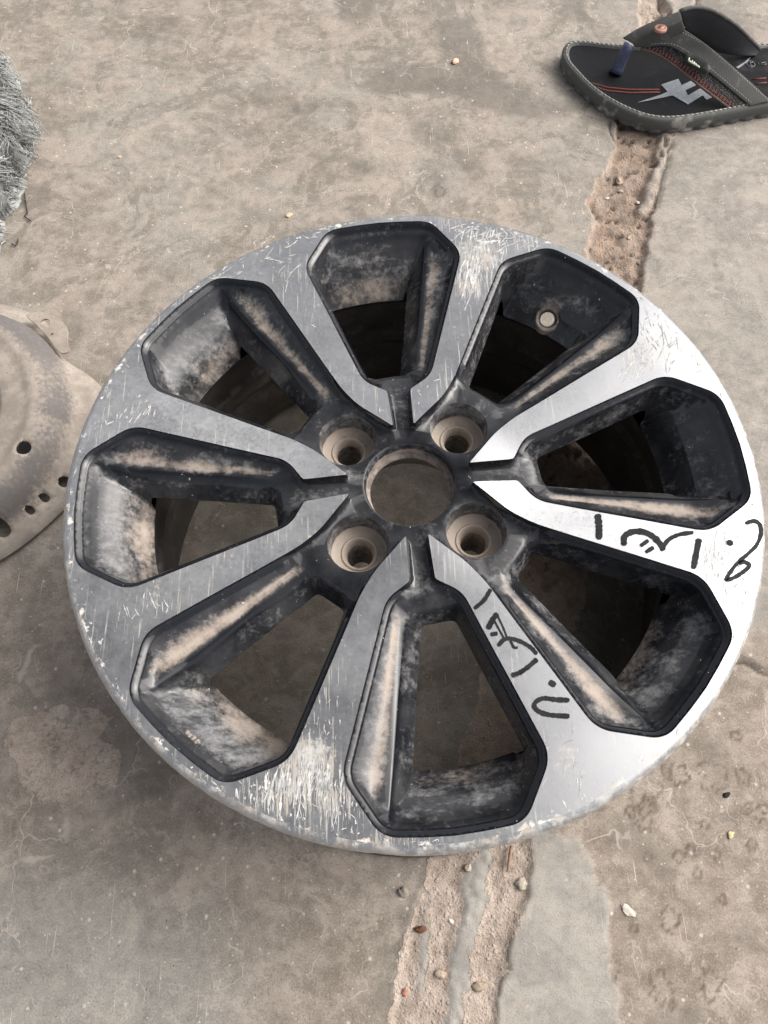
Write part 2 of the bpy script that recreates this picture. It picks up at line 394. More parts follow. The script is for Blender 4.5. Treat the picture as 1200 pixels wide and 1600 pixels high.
patch = UU([(835, 1290), (900, 1310), (925, 1350), (925, 1375), (950, 1380), (952, 1460), (958, 1530), (975, 1600), (980, 1720), (740, 1720), (772, 1563), (795, 1515), (805, 1440), (826, 1373)])[:, :2]
dp = sdf(patch, xw, yw); pm = sstep(.002, -.002, dp) * (1 - jm)
patch_r = UU([(1062, 200), (1300, 160), (1300, 1000), (1150, 1010), (1100, 700), (1005, 450), (1030, 300)])[:, :2]
pmr = sstep(.03, -.02, sdf(patch_r, xw, yw)) * (1 - jm)
brown_p = UU([(870, 1270), (1010, 1130), (1240, 930), (1300, 1720), (975, 1720), (955, 1560), (950, 1385), (920, 1370), (900, 1310)])[:, :2]
bm_ = sstep(.006, -.004, sdf(brown_p, xw, yw))
cool_p = UU([(-80, 1380), (120, 1330), (330, 1400), (420, 1520), (380, 1720), (-100, 1720)])[:, :2]
cm_ = sstep(.06, -.05, sdf(cool_p, x + wob(.08, 9, 31), y + wob(.08, 9, 37)))
brown_shade_p = UU([(-80, 880), (110, 900), (240, 1180), (400, 1310), (600, 1350), (640, 1720), (420, 1720), (300, 1380), (-80, 1320)])[:, :2]
brown_shade = sstep(.05, -.03, sdf(brown_shade_p, x + wob(.06, 12, 41), y + wob(.06, 12, 47)))  # lower-left floor: brown dust, plus some shade put into the colour
sp = UU([(8, 1165), (30, 1230), (90, 1255), (178, 1225), (188, 1175), (150, 1150), (175, 1120), (90, 1100), (20, 1120)])[:, :2]
spm = sstep(.003, -.002, sdf(sp, xw, yw)) * (.35 + .6 * fbm(x, y, 60, 3, 61))
dkp = [UU([(680, 40), (735, 30), (760, 110), (830, 150), (900, 170), (840, 185), (760, 165), (690, 140), (600, 150), (560, 130), (620, 100), (700, 105)])[:, :2],
       UU([(525, -20), (590, -20), (575, 40), (560, 50), (540, 30)])[:, :2],
       UU([(675, 275), (698, 280), (696, 300), (680, 312)])[:, :2]]
dk = np.zeros_like(x)
for P in dkp: dk = np.maximum(dk, sstep(.010, -.006, sdf(P, xw, yw)) * .7)
dk = np.maximum(dk, .55 * sstep(.60, .74, fbm(x, y, 16, 5, 71)) * (1 - jm))
dk = np.maximum(dk, .7 * sstep(.016, 0, segdist(UU([(672, 1380), (650, 1400), (640, 1460), (622, 1500), (612, 1560)]), xw + .006, yw)) * (1 - jm) * sstep(.42, .6, fbm(x, y, 70, 3, 77)))
ring = np.zeros_like(x); inner = np.zeros_like(x)
spots = [(1005, 1218, 24), (1060, 1210, 12), (1112, 1212, 18), (1010, 1262, 11), (1008, 1287, 8), (1048, 1435, 10), (1036, 1545, 14), (958, 1512, 7), (1013, 1340, 6), (1110, 1540, 10),
         (1060, 1338, 6), (1080, 1330, 5), (1160, 1215, 8), (1180, 1270, 7), (1165, 1265, 5), (1118, 1335, 5), (1090, 1365, 4), (1130, 1405, 4), (985, 1270, 5), (1150, 1150, 6), (1000, 1170, 5), (990, 1450, 4), (688, 298, 13), (1192, 1262, 5), (1175, 1320, 6), (1100, 1290, 4), (940, 1260, 4), (1050, 1570, 4)]
for i, (px, py, rr_) in enumerate(spots):
    c = U(px, py); R_ = rr_ * .00060 * rng.uniform(.85, 1.15)
    dd = np.hypot(x - c[0], (y - c[1]) * .9); an = np.arctan2(y - c[1], x - c[0])
    wv_ = R_ * (1 + .75 * (fbm(np.cos(an) + i, np.sin(an) + i * .7, 2.6, 4, i) - .5) * 2)
    msk = dd < R_ * 2
    ring[msk] = np.maximum(ring[msk], (np.exp(-((dd - wv_) / (.0009 + R_ * .03)) ** 2) * .75 * (.5 + .9 * fbm(x, y, 120, 2, i)))[msk])
    inner[msk] = np.maximum(inner[msk], (sstep(1, .85, dd / wv_) * .5)[msk])
cracks = [[(1145, 1032), (1165, 1036), (1185, 1050), (1215, 1060)], [(1032, -20), (1032, 6), (1036, 16), (1041, 30)], [(1090, -20), (1088, 8), (1090, 20)], [(1049, 225), (1044, 245), (1036, 275), (1031, 300), (1024, 322)],
          [(953, 190), (955, 205), (962, 218)]]
crev = np.zeros_like(x); crd = np.zeros_like(x)
for c in cracks:
    d = segdist(UU(c), x + wob(.004, 90, 81), y + wob(.004, 90, 83)); crev = np.maximum(crev, sstep(.0024, .0006, d) * .75); crd = np.maximum(crd, sstep(.006, 0, d))
# height
z = np.zeros_like(x) + (fbm(x, y, 10, 4, 91) - .5) * .0012 + (fbm(x, y, 120, 3, 93) - .5) * .0006
rough_j = (fbm(x, y, 90, 4, 95) - .5)
z -= jm * (.0018 + .0044 * (1 - lower)); z += jm * rough_j * .0022 * (1 + 1.6 * (1 - lower))
z += jm * ridm * lower * .0022 + jm * rid2 * .0012 + jm * rid3 * .006
crumb = sstep(.60, .68, fbm(x, y, 240, 2, 97)); z += jm * crumb * .0008
holes = sstep(.70, .76, fbm(x, y, 130, 2, 99)) * jm * (1 - .75 * lower); z -= holes * .003; crev = np.maximum(crev, holes * .5)
edge_ = np.exp(-(dj / .0022) ** 2); z += edge_ * .0008
z += pm * .0012 + inner * .0002 - crd * .002
fade = sstep(.95, .7, np.abs(x)) * sstep(1.4, 1.0, np.abs(y)); z *= fade
wheel_clear = np.hypot(x, y); z = np.where(wheel_clear < RB * 1.05, np.minimum(z, .0005), z)
palem = np.clip(np.maximum.reduce([pm * .62, pmr * .40, jm * ridm * lower * .85, jm * rid2 * .7, jm * rid3 * .6, inner * .3]), 0, 1)
sandm = np.clip(np.maximum(jm * (1 - ridm * lower * .85) * (1 - rid2 * .7) * (1 - rid3 * .6), np.maximum(spm, .8 * edge_ * (fbm(x, y, 60, 3, 17) > .45))), 0, 1)
Fc = []
idx = np.arange(nx * ny).reshape(ny, nx)
Fc = np.stack([idx[:-1, :-1].ravel(), idx[:-1, 1:].ravel(), idx[1:, 1:].ravel(), idx[1:, :-1].ravel()], 1)
me = bpy.data.meshes.new('concrete_floor')
me.vertices.add(nx * ny); me.vertices.foreach_set('co', np.stack([x, y, z], 1).astype(np.float32).ravel())
me.loops.add(Fc.size); me.loops.foreach_set('vertex_index', Fc.ravel().astype(np.int32))
me.polygons.add(len(Fc)); me.polygons.foreach_set('loop_start', (np.arange(len(Fc)) * 4).astype(np.int32))
me.polygons.foreach_set('use_smooth', np.ones(len(Fc), bool)); me.update(); me.validate()
for k, a in dict(sand=sandm, pale=palem, dark=np.clip(dk, 0, 1), ring=np.clip(ring, 0, 1), cool=cm_, brown=np.clip(np.maximum(bm_, brown_shade * .5), 0, 1) * (1 - jm), crev=np.clip(crev, 0, 1), soil=jm * (1 - lower) * sstep(.79, .5, y) * (1 - .7 * rid3)).items():
    at = me.attributes.new(k, 'FLOAT', 'POINT'); at.data.foreach_set('value', a.astype(np.float32))
me.materials.append(MG)
floor = link(bpy.data.objects.new('ground', me)); tag(floor, 'worn brown grey concrete floor with a soil filled joint', 'ground', kind='structure')

# ------------------------------------------------------------------ the alloy wheel
A0 = math.radians(93.9)
def zf(r):
    r = np.asarray(r, float)
    return -.004 * sstep(.9, .75, r) - .018 * sstep(.85, .35, r) + .012 * sstep(.34, .17, r)
def bez_round(P, rad, step, closed=True):
    P = np.asarray(P, float); n = len(P); out_ = []
    for i in range(n):
        if not closed and i in (0, n - 1): out_.append(P[i][None]); continue
        a, b, c = P[i - 1], P[i], P[(i + 1) % n]
        la = np.linalg.norm((a - b)[:2]); lc = np.linalg.norm((c - b)[:2]); t = min(rad[i], la * .49, lc * .49)
        if t <= 1e-6: out_.append(b[None]); continue
        p0 = b + (a - b) * t / la; p2 = b + (c - b) * t / lc
        s = np.linspace(0, 1, max(3, int(2 * t / step)))[:, None]
        out_.append(p0 * (1 - s) ** 2 + b * 2 * s * (1 - s) + p2 * s ** 2)
    Q = np.vstack(out_)
    if closed: Q = np.vstack([Q, Q[:1]])
    # resample
    d = np.r_[0, np.cumsum(np.linalg.norm(np.diff(Q[:, :2], axis=0), axis=1))]
    m_ = max(2, int(d[-1] / step)); s = np.linspace(0, d[-1], m_ + 1)
    R_ = np.stack([np.interp(s, d, Q[:, k]) for k in range(Q.shape[1])], 1)
    return R_[:-1] if closed else R_
def rot(P, a):
    P = np.array(P, float); c, s = math.cos(a), math.sin(a)
    Q = P.copy(); Q[:, 0] = P[:, 0] * c - P[:, 1] * s; Q[:, 1] = P[:, 0] * s + P[:, 1] * c; return Q
OUTER = [(.813, -.264, .042), (.961, -.176, .042), (.9705, -.07, .0), (.9735, 0, .0), (.9705, .07, 0), (.961, .176, .042), (.813, .264, .042)]
G_UNIT = [(.179, -.031, .005), (.312, -.036, .006), (.356, -.106, .034)] + OUTER + [(.356, .106, .034), (.312, .036, .006), (.179, .031, .005)]
L_UNIT = [(.208, -.1035, .03), (.285, -.101, .03), (.361, -.114, .03)] + OUTER + [(.361, .114, .03), (.285, .101, .03), (.208, .1035, .03)]
pts = []
for q4 in range(4):
    ag = A0 + q4 * math.pi / 2
    for U_, a in ((G_UNIT, ag), (L_UNIT, ag + math.pi / 4)):
        Q = rot(np.array(U_)[:, :2], a); pts += [(p[0], p[1], u[2]) for p, u in zip(Q, U_)]
pts = np.array(pts)
STEP = .0075
star = bez_round(pts[:, :2], pts[:, 2], STEP, True)
nS = len(star)
tng = np.roll(star, -1, 0) - np.roll(star, 1, 0); tng /= np.linalg.norm(tng, axis=1)[:, None]
nrm = np.stack([-tng[:, 1], tng[:, 0]], 1)
ang = np.arctan2(star[:, 1], star[:, 0]); rad_ = np.hypot(star[:, 0], star[:, 1])
sec = np.round((ang - A0) / (math.pi / 4)).astype(int) % 8
la = (ang - A0) - np.round((ang - A0) / (math.pi / 4)) * math.pi / 4
u_ = rad_ * np.cos(la); isG = sec % 2 == 0
wh_ = np.where(isG, sstep(.332, .318, u_), sstep(.43, .35, u_))
groove = isG & (np.abs(rad_ * np.sin(la)) < .060) & (u_ < .325)
class CDT:
    def __init__(s): s.P = []; s.E = []
    def chain(s, P, closed=False):
        o = len(s.P); n = len(P); s.P += [tuple(p) for p in P]
        s.E += [(o + i, o + i + 1) for i in range(n - 1)] + ([(o + n - 1, o)] if closed else [])
    def pts(s, P): s.P += [tuple(p) for p in P]
    def run(s):
        P = np.array(s.P, float)
        r_ = geometry.delaunay_2d_cdt([Vector(p[:2]) for p in P], s.E, [], 0, 1e-7)
        vo = r_[0]; orig = r_[3]; K = P.shape[1] - 2; A = np.zeros((len(vo), K)); bad = []
        for i, og in enumerate(orig):
            if og: A[i] = P[og[0], 2:]
            else: bad.append(i)
        V = np.array([(v.x, v.y) for v in vo])
        for b in bad:
            d = np.hypot(*(P[:, :2] - V[b]).T); k = np.argsort(d)[:2]; A[b] = P[k, 2:].mean(0)
        if bad: print('cdt crossings', len(bad), np.round(V[bad][:6], 3).tolist())
        return V, A, np.array([tuple(t) for t in r_[2]])
# ---- black painted body: contours carry x, y, z, dust, grime
B = CDT()
zs = zf(rad_)
c0 = np.c_[star, zs, np.zeros(nS), np.zeros(nS)]
B.chain(c0, True)
d1 = .0035
B.chain(np.c_[star + nrm * d1, zs - .009, np.full(nS, .0), np.full(nS, .25)], True)
d2 = .014 * (1 - wh_) + .0075 * wh_; z2 = (zs - .0135) * (1 - wh_) + -.045 * wh_
B.chain(np.c_[star + nrm * d2[:, None], z2, np.zeros(nS), .15 + .25 * wh_], True)
keep = wh_ < .02
st = np.where(keep & ~np.roll(keep, 1))[0]
for s0 in st:
    k = s0; L_ = []
    while keep[k % nS]: L_.append(k % nS); k += 1
    L_ = np.array(L_); B.chain(np.c_[star[L_] + nrm[L_] * .0185, zs[L_] - .017, np.zeros(len(L_)), np.full(len(L_), .2)])
    L2 = L_[3:-3]; B.chain(np.c_[star[L2] + nrm[L2] * .0215, zs[L2] - .024, np.zeros(len(L2)), np.full(len(L2), .5)])
def line(P, step=STEP): return bez_round(P, [.02] * len(P), step, False)
BR_, BZ_ = [.797, .818, .838, .858, .880, .905, .930], [-.195, -.170, -.140, -.108, -.088, -.074, -.052]
zv = -.1
for _ in range(8):
    VH = np.array(U(855, 499, (ZW + zv) * RB)) / RB; VH[2] -= ZW; zv = .5 * zv + .5 * float(np.interp(np.hypot(VH[0], VH[1]), BR_, BZ_))
openings = []; L5loops = []
for k in range(8):
    a = A0 + k * math.pi / 4; g = k % 2 == 0
    dz = [.85, .95, .9, 1.1, .95, 1.0, 1.05, .95][k]
    def ch(P, st_=STEP): B.chain(rot(line(P, st_), a))
    # valley (dusty) and its flanks
    ch([(.396, -.083, -.050, .55, .7), (.42, -.091, -.056, .9 * dz, .8), (.60, -.130, -.060, 1.0 * dz, .8), (.80, -.176, -.060, .95 * dz, .9), (.868, -.193, -.052, .55 * dz, .9)])
    ch([(.405, -.075, -.054, .6, .8), (.60, -.118, -.0625, .85 * dz, .9), (.80, -.160, -.063, .75 * dz, 1.0), (.885, -.178, -.050, .35, .8)])
    ch([(.43, -.100, -.046, .35, .6), (.60, -.1415, -.052, .62 * dz, .9), (.79, -.192, -.052, .72 * dz, 1.0), (.845, -.205, -.045, .45, 1.0)])
    # ridge: runs round the inner end of the opening and out to the corner
    ch([(.384, .062, -.060, .25, .5), (.391, .02, -.064, .3, .6), (.392, -.02, -.066, .35, .6), (.400, -.052, -.066, .4, .6), (.43, -.069, -.066, .1, .3), (.60, -.1015, -.0655, .0, .15), (.80, -.138, -.062, 0, .15), (.90, -.156, -.040, 0, .2), (.932, -.1615, -.026, 0, .2)])
    ch([(.412, -.046, -.076, .15, .5), (.44, -.061, -.073, 0, .3), (.60, -.0945, -.0725, 0, .2), (.80, -.131, -.069, 0, .2), (.90, -.149, -.050, 0, .2), (.926, -.153, -.037, 0, .2)])
    ch([(.45, -.045, -.092, .05, .7), (.60, -.0790, -.092, .05, .6), (.80, -.114, -.088, 0, .6), (.885, -.133, -.075, .1, .6)])
    # crease between the spoke wall and the rim bowl
    ch([(.912, -.132, -.060, .1, .5), (.86, -.108, -.105, .2, .5), (.812, -.087, -.14, .2, .4)])
    # rim bowl
    sg = [.95, .85, 1.05, 1.25, .7, .85, .45, .45][k]; gm = [.85, 1.15, 1.15, 1.5, 1.15, 1.0, .7, .75][k]; sh = 1.0
    for r_, z_, a1, a2, du, gr in ((.939, -.034, -8.2, 9.5, 0, .35), (.930, -.052, -8.0, 9.9, .05, .6), (.905, -.074, -7.3, 11.3, .15 * sg, .9), (.880, -.088, -7.1, 12.5, .25 * sg, 1.0), (.858, -.108, -6.5, 13.3, .35 * sg, .9), (.838, -.140, -6.2, 14.2, .50 * sg, .8 * sh), (.818, -.170, -5.8, 14.6, .62 * sg, .6)):
        t = np.radians(np.linspace(a1, a2, int(math.radians(a2 - a1) * r_ / STEP)))
        v = np.full(len(t), 1.0); du_ = du * (.6 + .8 * vnoise(t * 10, t * 0 + r_ * 9, 1.0, k * 7))
        C_ = rot(np.c_[r_ * np.cos(t), r_ * np.sin(t), z_ * v, du_, gr * gm * v], a)
        far = np.hypot(C_[:, 0] - VH[0], C_[:, 1] - VH[1]) > .043
        if far.all(): B.chain(C_)
        else:
            cut = np.where(~far)[0]
            if cut[0] > 1: B.chain(C_[:cut[0]])
            if cut[-1] < len(C_) - 2: B.chain(C_[cut[-1] + 1:])
    # counter-clockwise wall mid contour
    ch([(.405, .0935, -.075, .1, .8), (.60, .1665, -.08, .1, .8), (.775, .2265, -.07, .15, .8)])
    if g:
        ch([(.358, -.045, -.050, .1, .6), (.367, -.02, -.051, .1, .6), (.369, 0, -.051, .1, .6), (.367, .02, -.051, .1, .6), (.358, .045, -.050, .1, .6)], .006)
        for v_ in (-.017, 0, .017): ch([(.19, v_, -.046, .0, .6), (.335, v_, -.050, .0, .8)], .01)
    else:
        ch([(.352, -.084, -.0465, .1, .4), (.366, -.058, -.0465, .05, .4), (.374, 0, -.0465, .05, .4), (.366, .058, -.0465, .05, .4), (.352, .084, -.0465, .1, .4)], .006)
        ch([(.370, -.075, -.053, .2, .5), (.381, -.045, -.053, .1, .5), (.3835, 0, -.053, .1, .5), (.378, .050, -.053, .1, .5)], .006)
    O = [(.411, -.012, -.130, .15, .7, .012), (.60, -.0475, -.130, 0, .7, 0), (.772, -.0765, -.130, 0, .6, .0), (.792, -.0815, -.132, .1, .5, .004), (.801, -.076, -.165, .2, .5, .004)]
    t = np.radians(np.linspace(-4.9, 14.5, 34)); O += [(.797 * math.cos(q), .797 * math.sin(q), -.195, .55 * sg, .6, 0) for q in t]
    O += [(.785, .211, -.165, .2, .5, .004), (.782, .2225, -.13, .1, .6, .005), (.60, .1555, -.130, .1, .7, 0), (.403, .085, -.130, .2, .7, .016)]
    O = np.array(O); O5 = bez_round(O[:, :5], O[:, 5], .0065, True); O5 = rot(O5, a)
    B.chain(O5, True); openings.append(O5[:, :2]); L5loops.append(O5)
# lug pockets, bore, valve
q = np.linspace(0, 2 * math.pi, 36, endpoint=False); vx = VH[0] + .036 * np.cos(q); vy = VH[1] + .036 * np.sin(q)
B.chain(np.c_[vx, vy, np.interp(np.hypot(vx, vy), BR_, BZ_), .5 + 0 * q, 1 + 0 * q], True)
lugs = []
circ = lambda c, r, z_, du, gr, n: [(c[0] + r * math.cos(q), c[1] + r * math.sin(q), z_, du, gr) for q in np.linspace(0, 2 * math.pi, n, endpoint=False)]
for k in (1, 3, 5, 7):
    a = A0 + k * math.pi / 4 + math.radians(.6); c = (.2415 * math.cos(a), .2415 * math.sin(a)); lugs.append(c)
    B.chain(circ(c, .0885, -.0475, .05, .5, 76), True)
B.chain(circ((0, 0), .1365, -.0475, .05, .3, 110), True); B.chain(circ((0, 0), .142, -.045, 0, .3, 110), True)
V, A, T = B.run()
cen = V[T].mean(1)
ins = inpoly(star, cen[:, 0], cen[:, 1])
for o in openings: ins &= ~inpoly(o, cen[:, 0], cen[:, 1])
for c in lugs: ins &= np.hypot(cen[:, 0] - c[0], cen[:, 1] - c[1]) > .088
ins &= np.hypot(cen[:, 0], cen[:, 1]) > .136
ins &= np.hypot(cen[:, 0] - VH[0], cen[:, 1] - VH[1]) > .0355
T = T[ins]
def wheel_xyz(V, z_): return np.c_[V[:, 0], V[:, 1], z_ + ZW] * RB
def vnormals(P, T):
    n = np.cross(P[T[:, 1]] - P[T[:, 0]], P[T[:, 2]] - P[T[:, 0]])
    fl = n[:, 2] < 0; T = T.copy(); T[fl] = T[fl][:, ::-1]; n[fl] *= -1
    N = np.zeros_like(P)
    nn = n / (np.linalg.norm(n, axis=1)[:, None] + 1e-20)
    wgt = np.sqrt(np.linalg.norm(n, axis=1))[:, None]
    for j in range(3): np.add.at(N, T[:, j], nn * wgt)
    return N / (np.linalg.norm(N, axis=1)[:, None] + 1e-20), T
PB = wheel_xyz(V, A[:, 0]); NB, T = vnormals(PB, T)
wheel = empty('alloy_wheel')
tag(wheel, 'scuffed machined silver and gloss black eight spoke alloy wheel lying face up on the concrete', 'wheel')
def sub(name, P, N, T, sel, mat, parent, attrs):
    Ts = T[sel]; ids, inv = np.unique(Ts, return_inverse=True); inv = inv.reshape(Ts.shape)
    o = mesh(name, P[ids], inv, mat, parent, True, {k: v[ids] for k, v in attrs.items()})
    o.data.normals_split_custom_set_from_vertices([tuple(n) for n in N[ids]])
    return o
cen = V[T].mean(1); r_c = np.hypot(cen[:, 0], cen[:, 1]); ac = np.arctan2(cen[:, 1], cen[:, 0]) - A0
ks = np.round(ac / (math.pi / 4)).astype(int) % 8; lc = ac - np.round(ac / (math.pi / 4)) * math.pi / 4
uu = r_c * np.cos(lc); vv = r_c * np.sin(lc)
crease = lambda u: np.interp(u, [.80, .812, .86, .912, .98], [-.082, -.087, -.108, -.132, -.176])
crease2 = lambda u: np.interp(u, [.78, .813, .961], [.2125, .25, .165])
is_rim = (uu > .797) & (vv > crease(uu)) & (vv < np.interp(uu, [.79, .82, .96], [.213, .235, .165]))
is_hub = np.where(ks % 2 == 0, uu < .352, uu < .372) & (~is_rim)
spoke_id = np.where(vv > 0, ks, (ks - 1) % 8)          # spoke i lies between pocket i and i+1
attrsB = dict(dust=A[:, 1], grime=A[:, 2])
hub = sub('hub', PB, NB, T, is_hub, MB, wheel, attrsB)

rim_bowls = [sub('rim_bowl', PB, NB, T, is_rim & (ks == i), MB, wheel, attrsB) for i in range(8)]
spokes = [sub('spoke', PB, NB, T, (~is_hub) & (~is_rim) & (spoke_id == i), MB, wheel, attrsB) for i in range(8)]
# ---- machined silver face
S = CDT(); S.chain(np.c_[star, zs], True)
ro = .990
for r_, n in ((ro, 820), (.868, 700)):
    t = np.linspace(0, 2 * math.pi, n, endpoint=False)
    if r_ == ro: S.chain(np.c_[r_ * np.cos(t), r_ * np.sin(t), zf(r_) + t * 0], True)
    else:
        P = np.c_[r_ * np.cos(t), r_ * np.sin(t)]; k_ = ~inpoly(star, P[:, 0], P[:, 1]) & (segdist(star, P[:, 0], P[:, 1], True) > .004)
        st_ = np.where(k_ & ~np.roll(k_, 1))[0]
        for s0 in st_:
            q = s0; L_ = []
            while k_[q % n]: L_.append(q % n); q += 1
            S.chain(np.c_[P[L_], np.full(len(L_), zf(r_))])
ip = []
for r_ in np.arange(.18, .985, .016):
    n = int(2 * math.pi * r_ / .016)
    for q in np.linspace(0, 2 * math.pi, n, endpoint=False) + r_ * 7: ip.append((r_ * math.cos(q), r_ * math.sin(q), float(zf(r_))))
ip = np.array(ip); kk = ~inpoly(star, ip[:, 0], ip[:, 1]) & (segdist(star, ip[:, 0], ip[:, 1], True) > .006) & (np.abs(np.hypot(ip[:, 0], ip[:, 1]) - .868) > .004)
S.pts(ip[kk])
VS, AS, TS = S.run()
cs = VS[TS].mean(1); ok = (~inpoly(star, cs[:, 0], cs[:, 1])) & (np.hypot(cs[:, 0], cs[:, 1]) < ro) & (np.hypot(cs[:, 0], cs[:, 1]) > .17)
TS = TS[ok]; PS = wheel_xyz(VS, AS[:, 0])
NS, TS = vnormals(PS, TS)
wp = lambda px, py: (U(px, py, ZW * RB) / RB)[:2]
def blobs(L):
    v = np.zeros(len(VS))
    for px, py, r_, am in L:
        c = wp(px, py); v = np.maximum(v, am * np.exp(-(np.hypot(VS[:, 0] - c[0], VS[:, 1] - c[1]) / r_) ** 2))
    return v
scuff = blobs([(755, 400, .13, 1.0), (735, 440, .10, 1), (820, 375, .10, .8), (480, 1215, .13, 1.05), (440, 1240, .10, 1.0), (520, 1250, .09, 1.0), (1120, 850, .11, .75), (1150, 900, .08, .7), (1030, 530, .10, .8), (990, 560, .07, .9), (240, 930, .09, .6), (210, 640, .08, .55), (430, 430, .09, .6), (520, 1130, .10, .6), (880, 1180, .08, .5), (780, 1080, .05, .6), (320, 1210, .06, .7), (620, 1325, .10, .8), (700, 350, .08, .8)])
smear_ = blobs([(745, 395, .10, 1.0), (480, 1185, .08, 1.0), (1115, 860, .10, .9), (1110, 830, .06, .8), (1030, 545, .08, .8), (440, 395, .10, .55), (420, 425, .09, .5), (240, 930, .08, .45), (880, 1175, .08, .7), (650, 345, .15, .5), (820, 365, .12, .5), (620, 1325, .16, .6), (300, 1200, .10, .4), (640, 610, .05, .5), (600, 640, .05, .5), (600, 880, .05, .4)])
rS = np.hypot(VS[:, 0], VS[:, 1]); edge = sstep(.965, .992, rS) * .8
edge = np.maximum(edge, sstep(.010, .0, segdist(star, VS[:, 0], VS[:, 1], True)) * .28)
attS = dict(scuff=scuff, smear=smear_, edge=edge)
cs = VS[TS].mean(1); rc = np.hypot(cs[:, 0], cs[:, 1]); isring = rc > .868
sid = np.floor((np.arctan2(cs[:, 1], cs[:, 0]) - A0) / (math.pi / 4)).astype(int) % 8
# the tips of the silver fingers and the ring
scr = {}
M_SCR = mat_simple('scraped_metal_chalk', (.50, .495, .475), .75, 260, .45, .4)
def add_scratch(px, py, dx, dy, wd):
    """one scrape: a thin ragged tapered mark on the machined face (start, direction and width in photo pixels)"""
    L_ = math.hypot(dx, dy); n_ = max(4, int(L_ / 3)); s_ = np.linspace(0, 1, n_); bend_ = rng.normal(0, .04) * L_
    nx_, ny_ = -dy / L_, dx / L_
    cx = px + dx * s_ + nx_ * bend_ * np.sin(s_ * 3.14); cy = py + dy * s_ + ny_ * bend_ * np.sin(s_ * 3.14)
    wdt = wd * .5 * np.sin(np.clip(s_ * 3.14159, .12, 3.02)) ** .5 * (1 + 1.0 * (rng.random(n_) - .5)) + .12
    Lp = [(x_ + nx_ * w__, y_ + ny_ * w__) for x_, y_, w__ in zip(cx, cy, wdt)]; Rp = [(x_ - nx_ * w__, y_ - ny_ * w__) for x_, y_, w__ in zip(cx, cy, wdt)]
    V_ = []; lift = rng.uniform(.00006, .00028)
    for p in Lp + Rp:
        q = U(p[0], p[1], ZW * RB)
        for _ in range(1): q = U(p[0], p[1], (ZW + float(zf(np.hypot(q[0], q[1]) / RB))) * RB + lift)
        V_.append(q)
    V_ = np.array(V_); c_ = V_ / RB
    if inpoly(star, c_[:, 0], c_[:, 1]).any() or np.hypot(c_[:, 0], c_[:, 1]).max() > .988: return
    m_ = V_.mean(0); r_ = math.hypot(m_[0], m_[1]) / RB
    key = 'ring' if r_ > .868 else int(math.floor((math.atan2(m_[1], m_[0]) - A0) / (math.pi / 4))) % 8
    b_ = scr.setdefault(key, Bag()); b_.add(V_, [(i, i + 1, n_ + i + 1, n_ + i) for i in range(n_ - 1)])
def cluster(px, py, sx, sy, n_, adeg, aspread, l0, l1, w0, w1):
    for _ in range(n_):
        a_ = math.radians(adeg + rng.normal(0, aspread)); l_ = rng.uniform(l0, l1) * rng.uniform(.5, 1)
        add_scratch(px + rng.normal(0, sx), py + rng.normal(0, sy), math.cos(a_) * l_, math.sin(a_) * l_, rng.uniform(w0, w1))
cluster(480, 1205, 36, 16, 75, 95, 7, 8, 66, .8, 3.4); cluster(435, 1235, 40, 14, 42, 92, 9, 6, 30, 1.0, 4.2); cluster(530, 1250, 26, 16, 34, 93, 6, 8, 30, .8, 2.4)
cluster(500, 1140, 25, 30, 30, 100, 14, 5, 22, .7, 2.0); cluster(480, 1240, 60, 30, 24, 20, 40, 5, 26, .7, 1.6)
cluster(745, 400, 22, 24, 75, 100, 9, 8, 52, .7, 3.0); cluster(740, 375, 34, 12, 36, -20, 18, 8, 52, .8, 2.4); cluster(835, 385, 36, 12, 34, -35, 20, 8, 50, .8, 2.2); cluster(770, 360, 40, 10, 50, 100, 30, 5, 18, .8, 2.4)
cluster(1000, 545, 20, 22, 46, 110, 14, 8, 42, .8, 2.4); cluster(1050, 520, 26, 30, 50, 120, 30, 6, 36, .7, 1.8); cluster(1000, 520, 20, 14, 26, 60, 10, 6, 30, .8, 2.2)
cluster(1120, 865, 18, 24, 60, 98, 10, 6, 30, .6, 1.6); cluster(1150, 920, 20, 40, 26, 95, 25, 4, 14, .6, 1.6)
cluster(235, 940, 26, 18, 14, 80, 30, 6, 34, .7, 1.9); cluster(185, 640, 30, 22, 9, 110, 24, 5, 26, .7, 1.8); cluster(230, 640, 22, 8, 20, 120, 10, 6, 20, .8, 2.0)
cluster(440, 400, 30, 22, 18, 140, 20, 6, 40, .6, 1.6); cluster(540, 355, 40, 8, 16, 165, 10, 8, 50, .6, 1.5); cluster(370, 430, 26, 14, 18, 150, 14, 8, 46, .6, 1.4)
cluster(870, 1190, 40, 30, 30, 100, 30, 4, 30, .6, 1.6); cluster(640, 1322, 120, 5, 60, 175, 8, 8, 40, .8, 2.4); cluster(330, 1230, 70, 30, 40, 60, 40, 4, 14, .8, 2.6)
cluster(600, 700, 340, 330, 90, 90, 70, 4, 24, .5, 1.3); cluster(640, 640, 40, 24, 20, 110, 30, 4, 10, .8, 2.0)
for t_ in rng.uniform(0, 2 * math.pi, 150):      # nicks round the very edge
    q_ = np.array([math.cos(t_), math.sin(t_)]) * rng.uniform(.965, .984); v_ = np.linalg.solve(np.eye(2), q_)
    P3 = np.array([q_[0] * RB, q_[1] * RB, ZW * RB]) - CC; cc3 = CR @ P3
    add_scratch(600 + F_PX * cc3[0] / cc3[2], 800 + F_PX * cc3[1] / cc3[2], rng.normal(0, 5), rng.normal(0, 5) + .1, rng.uniform(.8, 3.0))
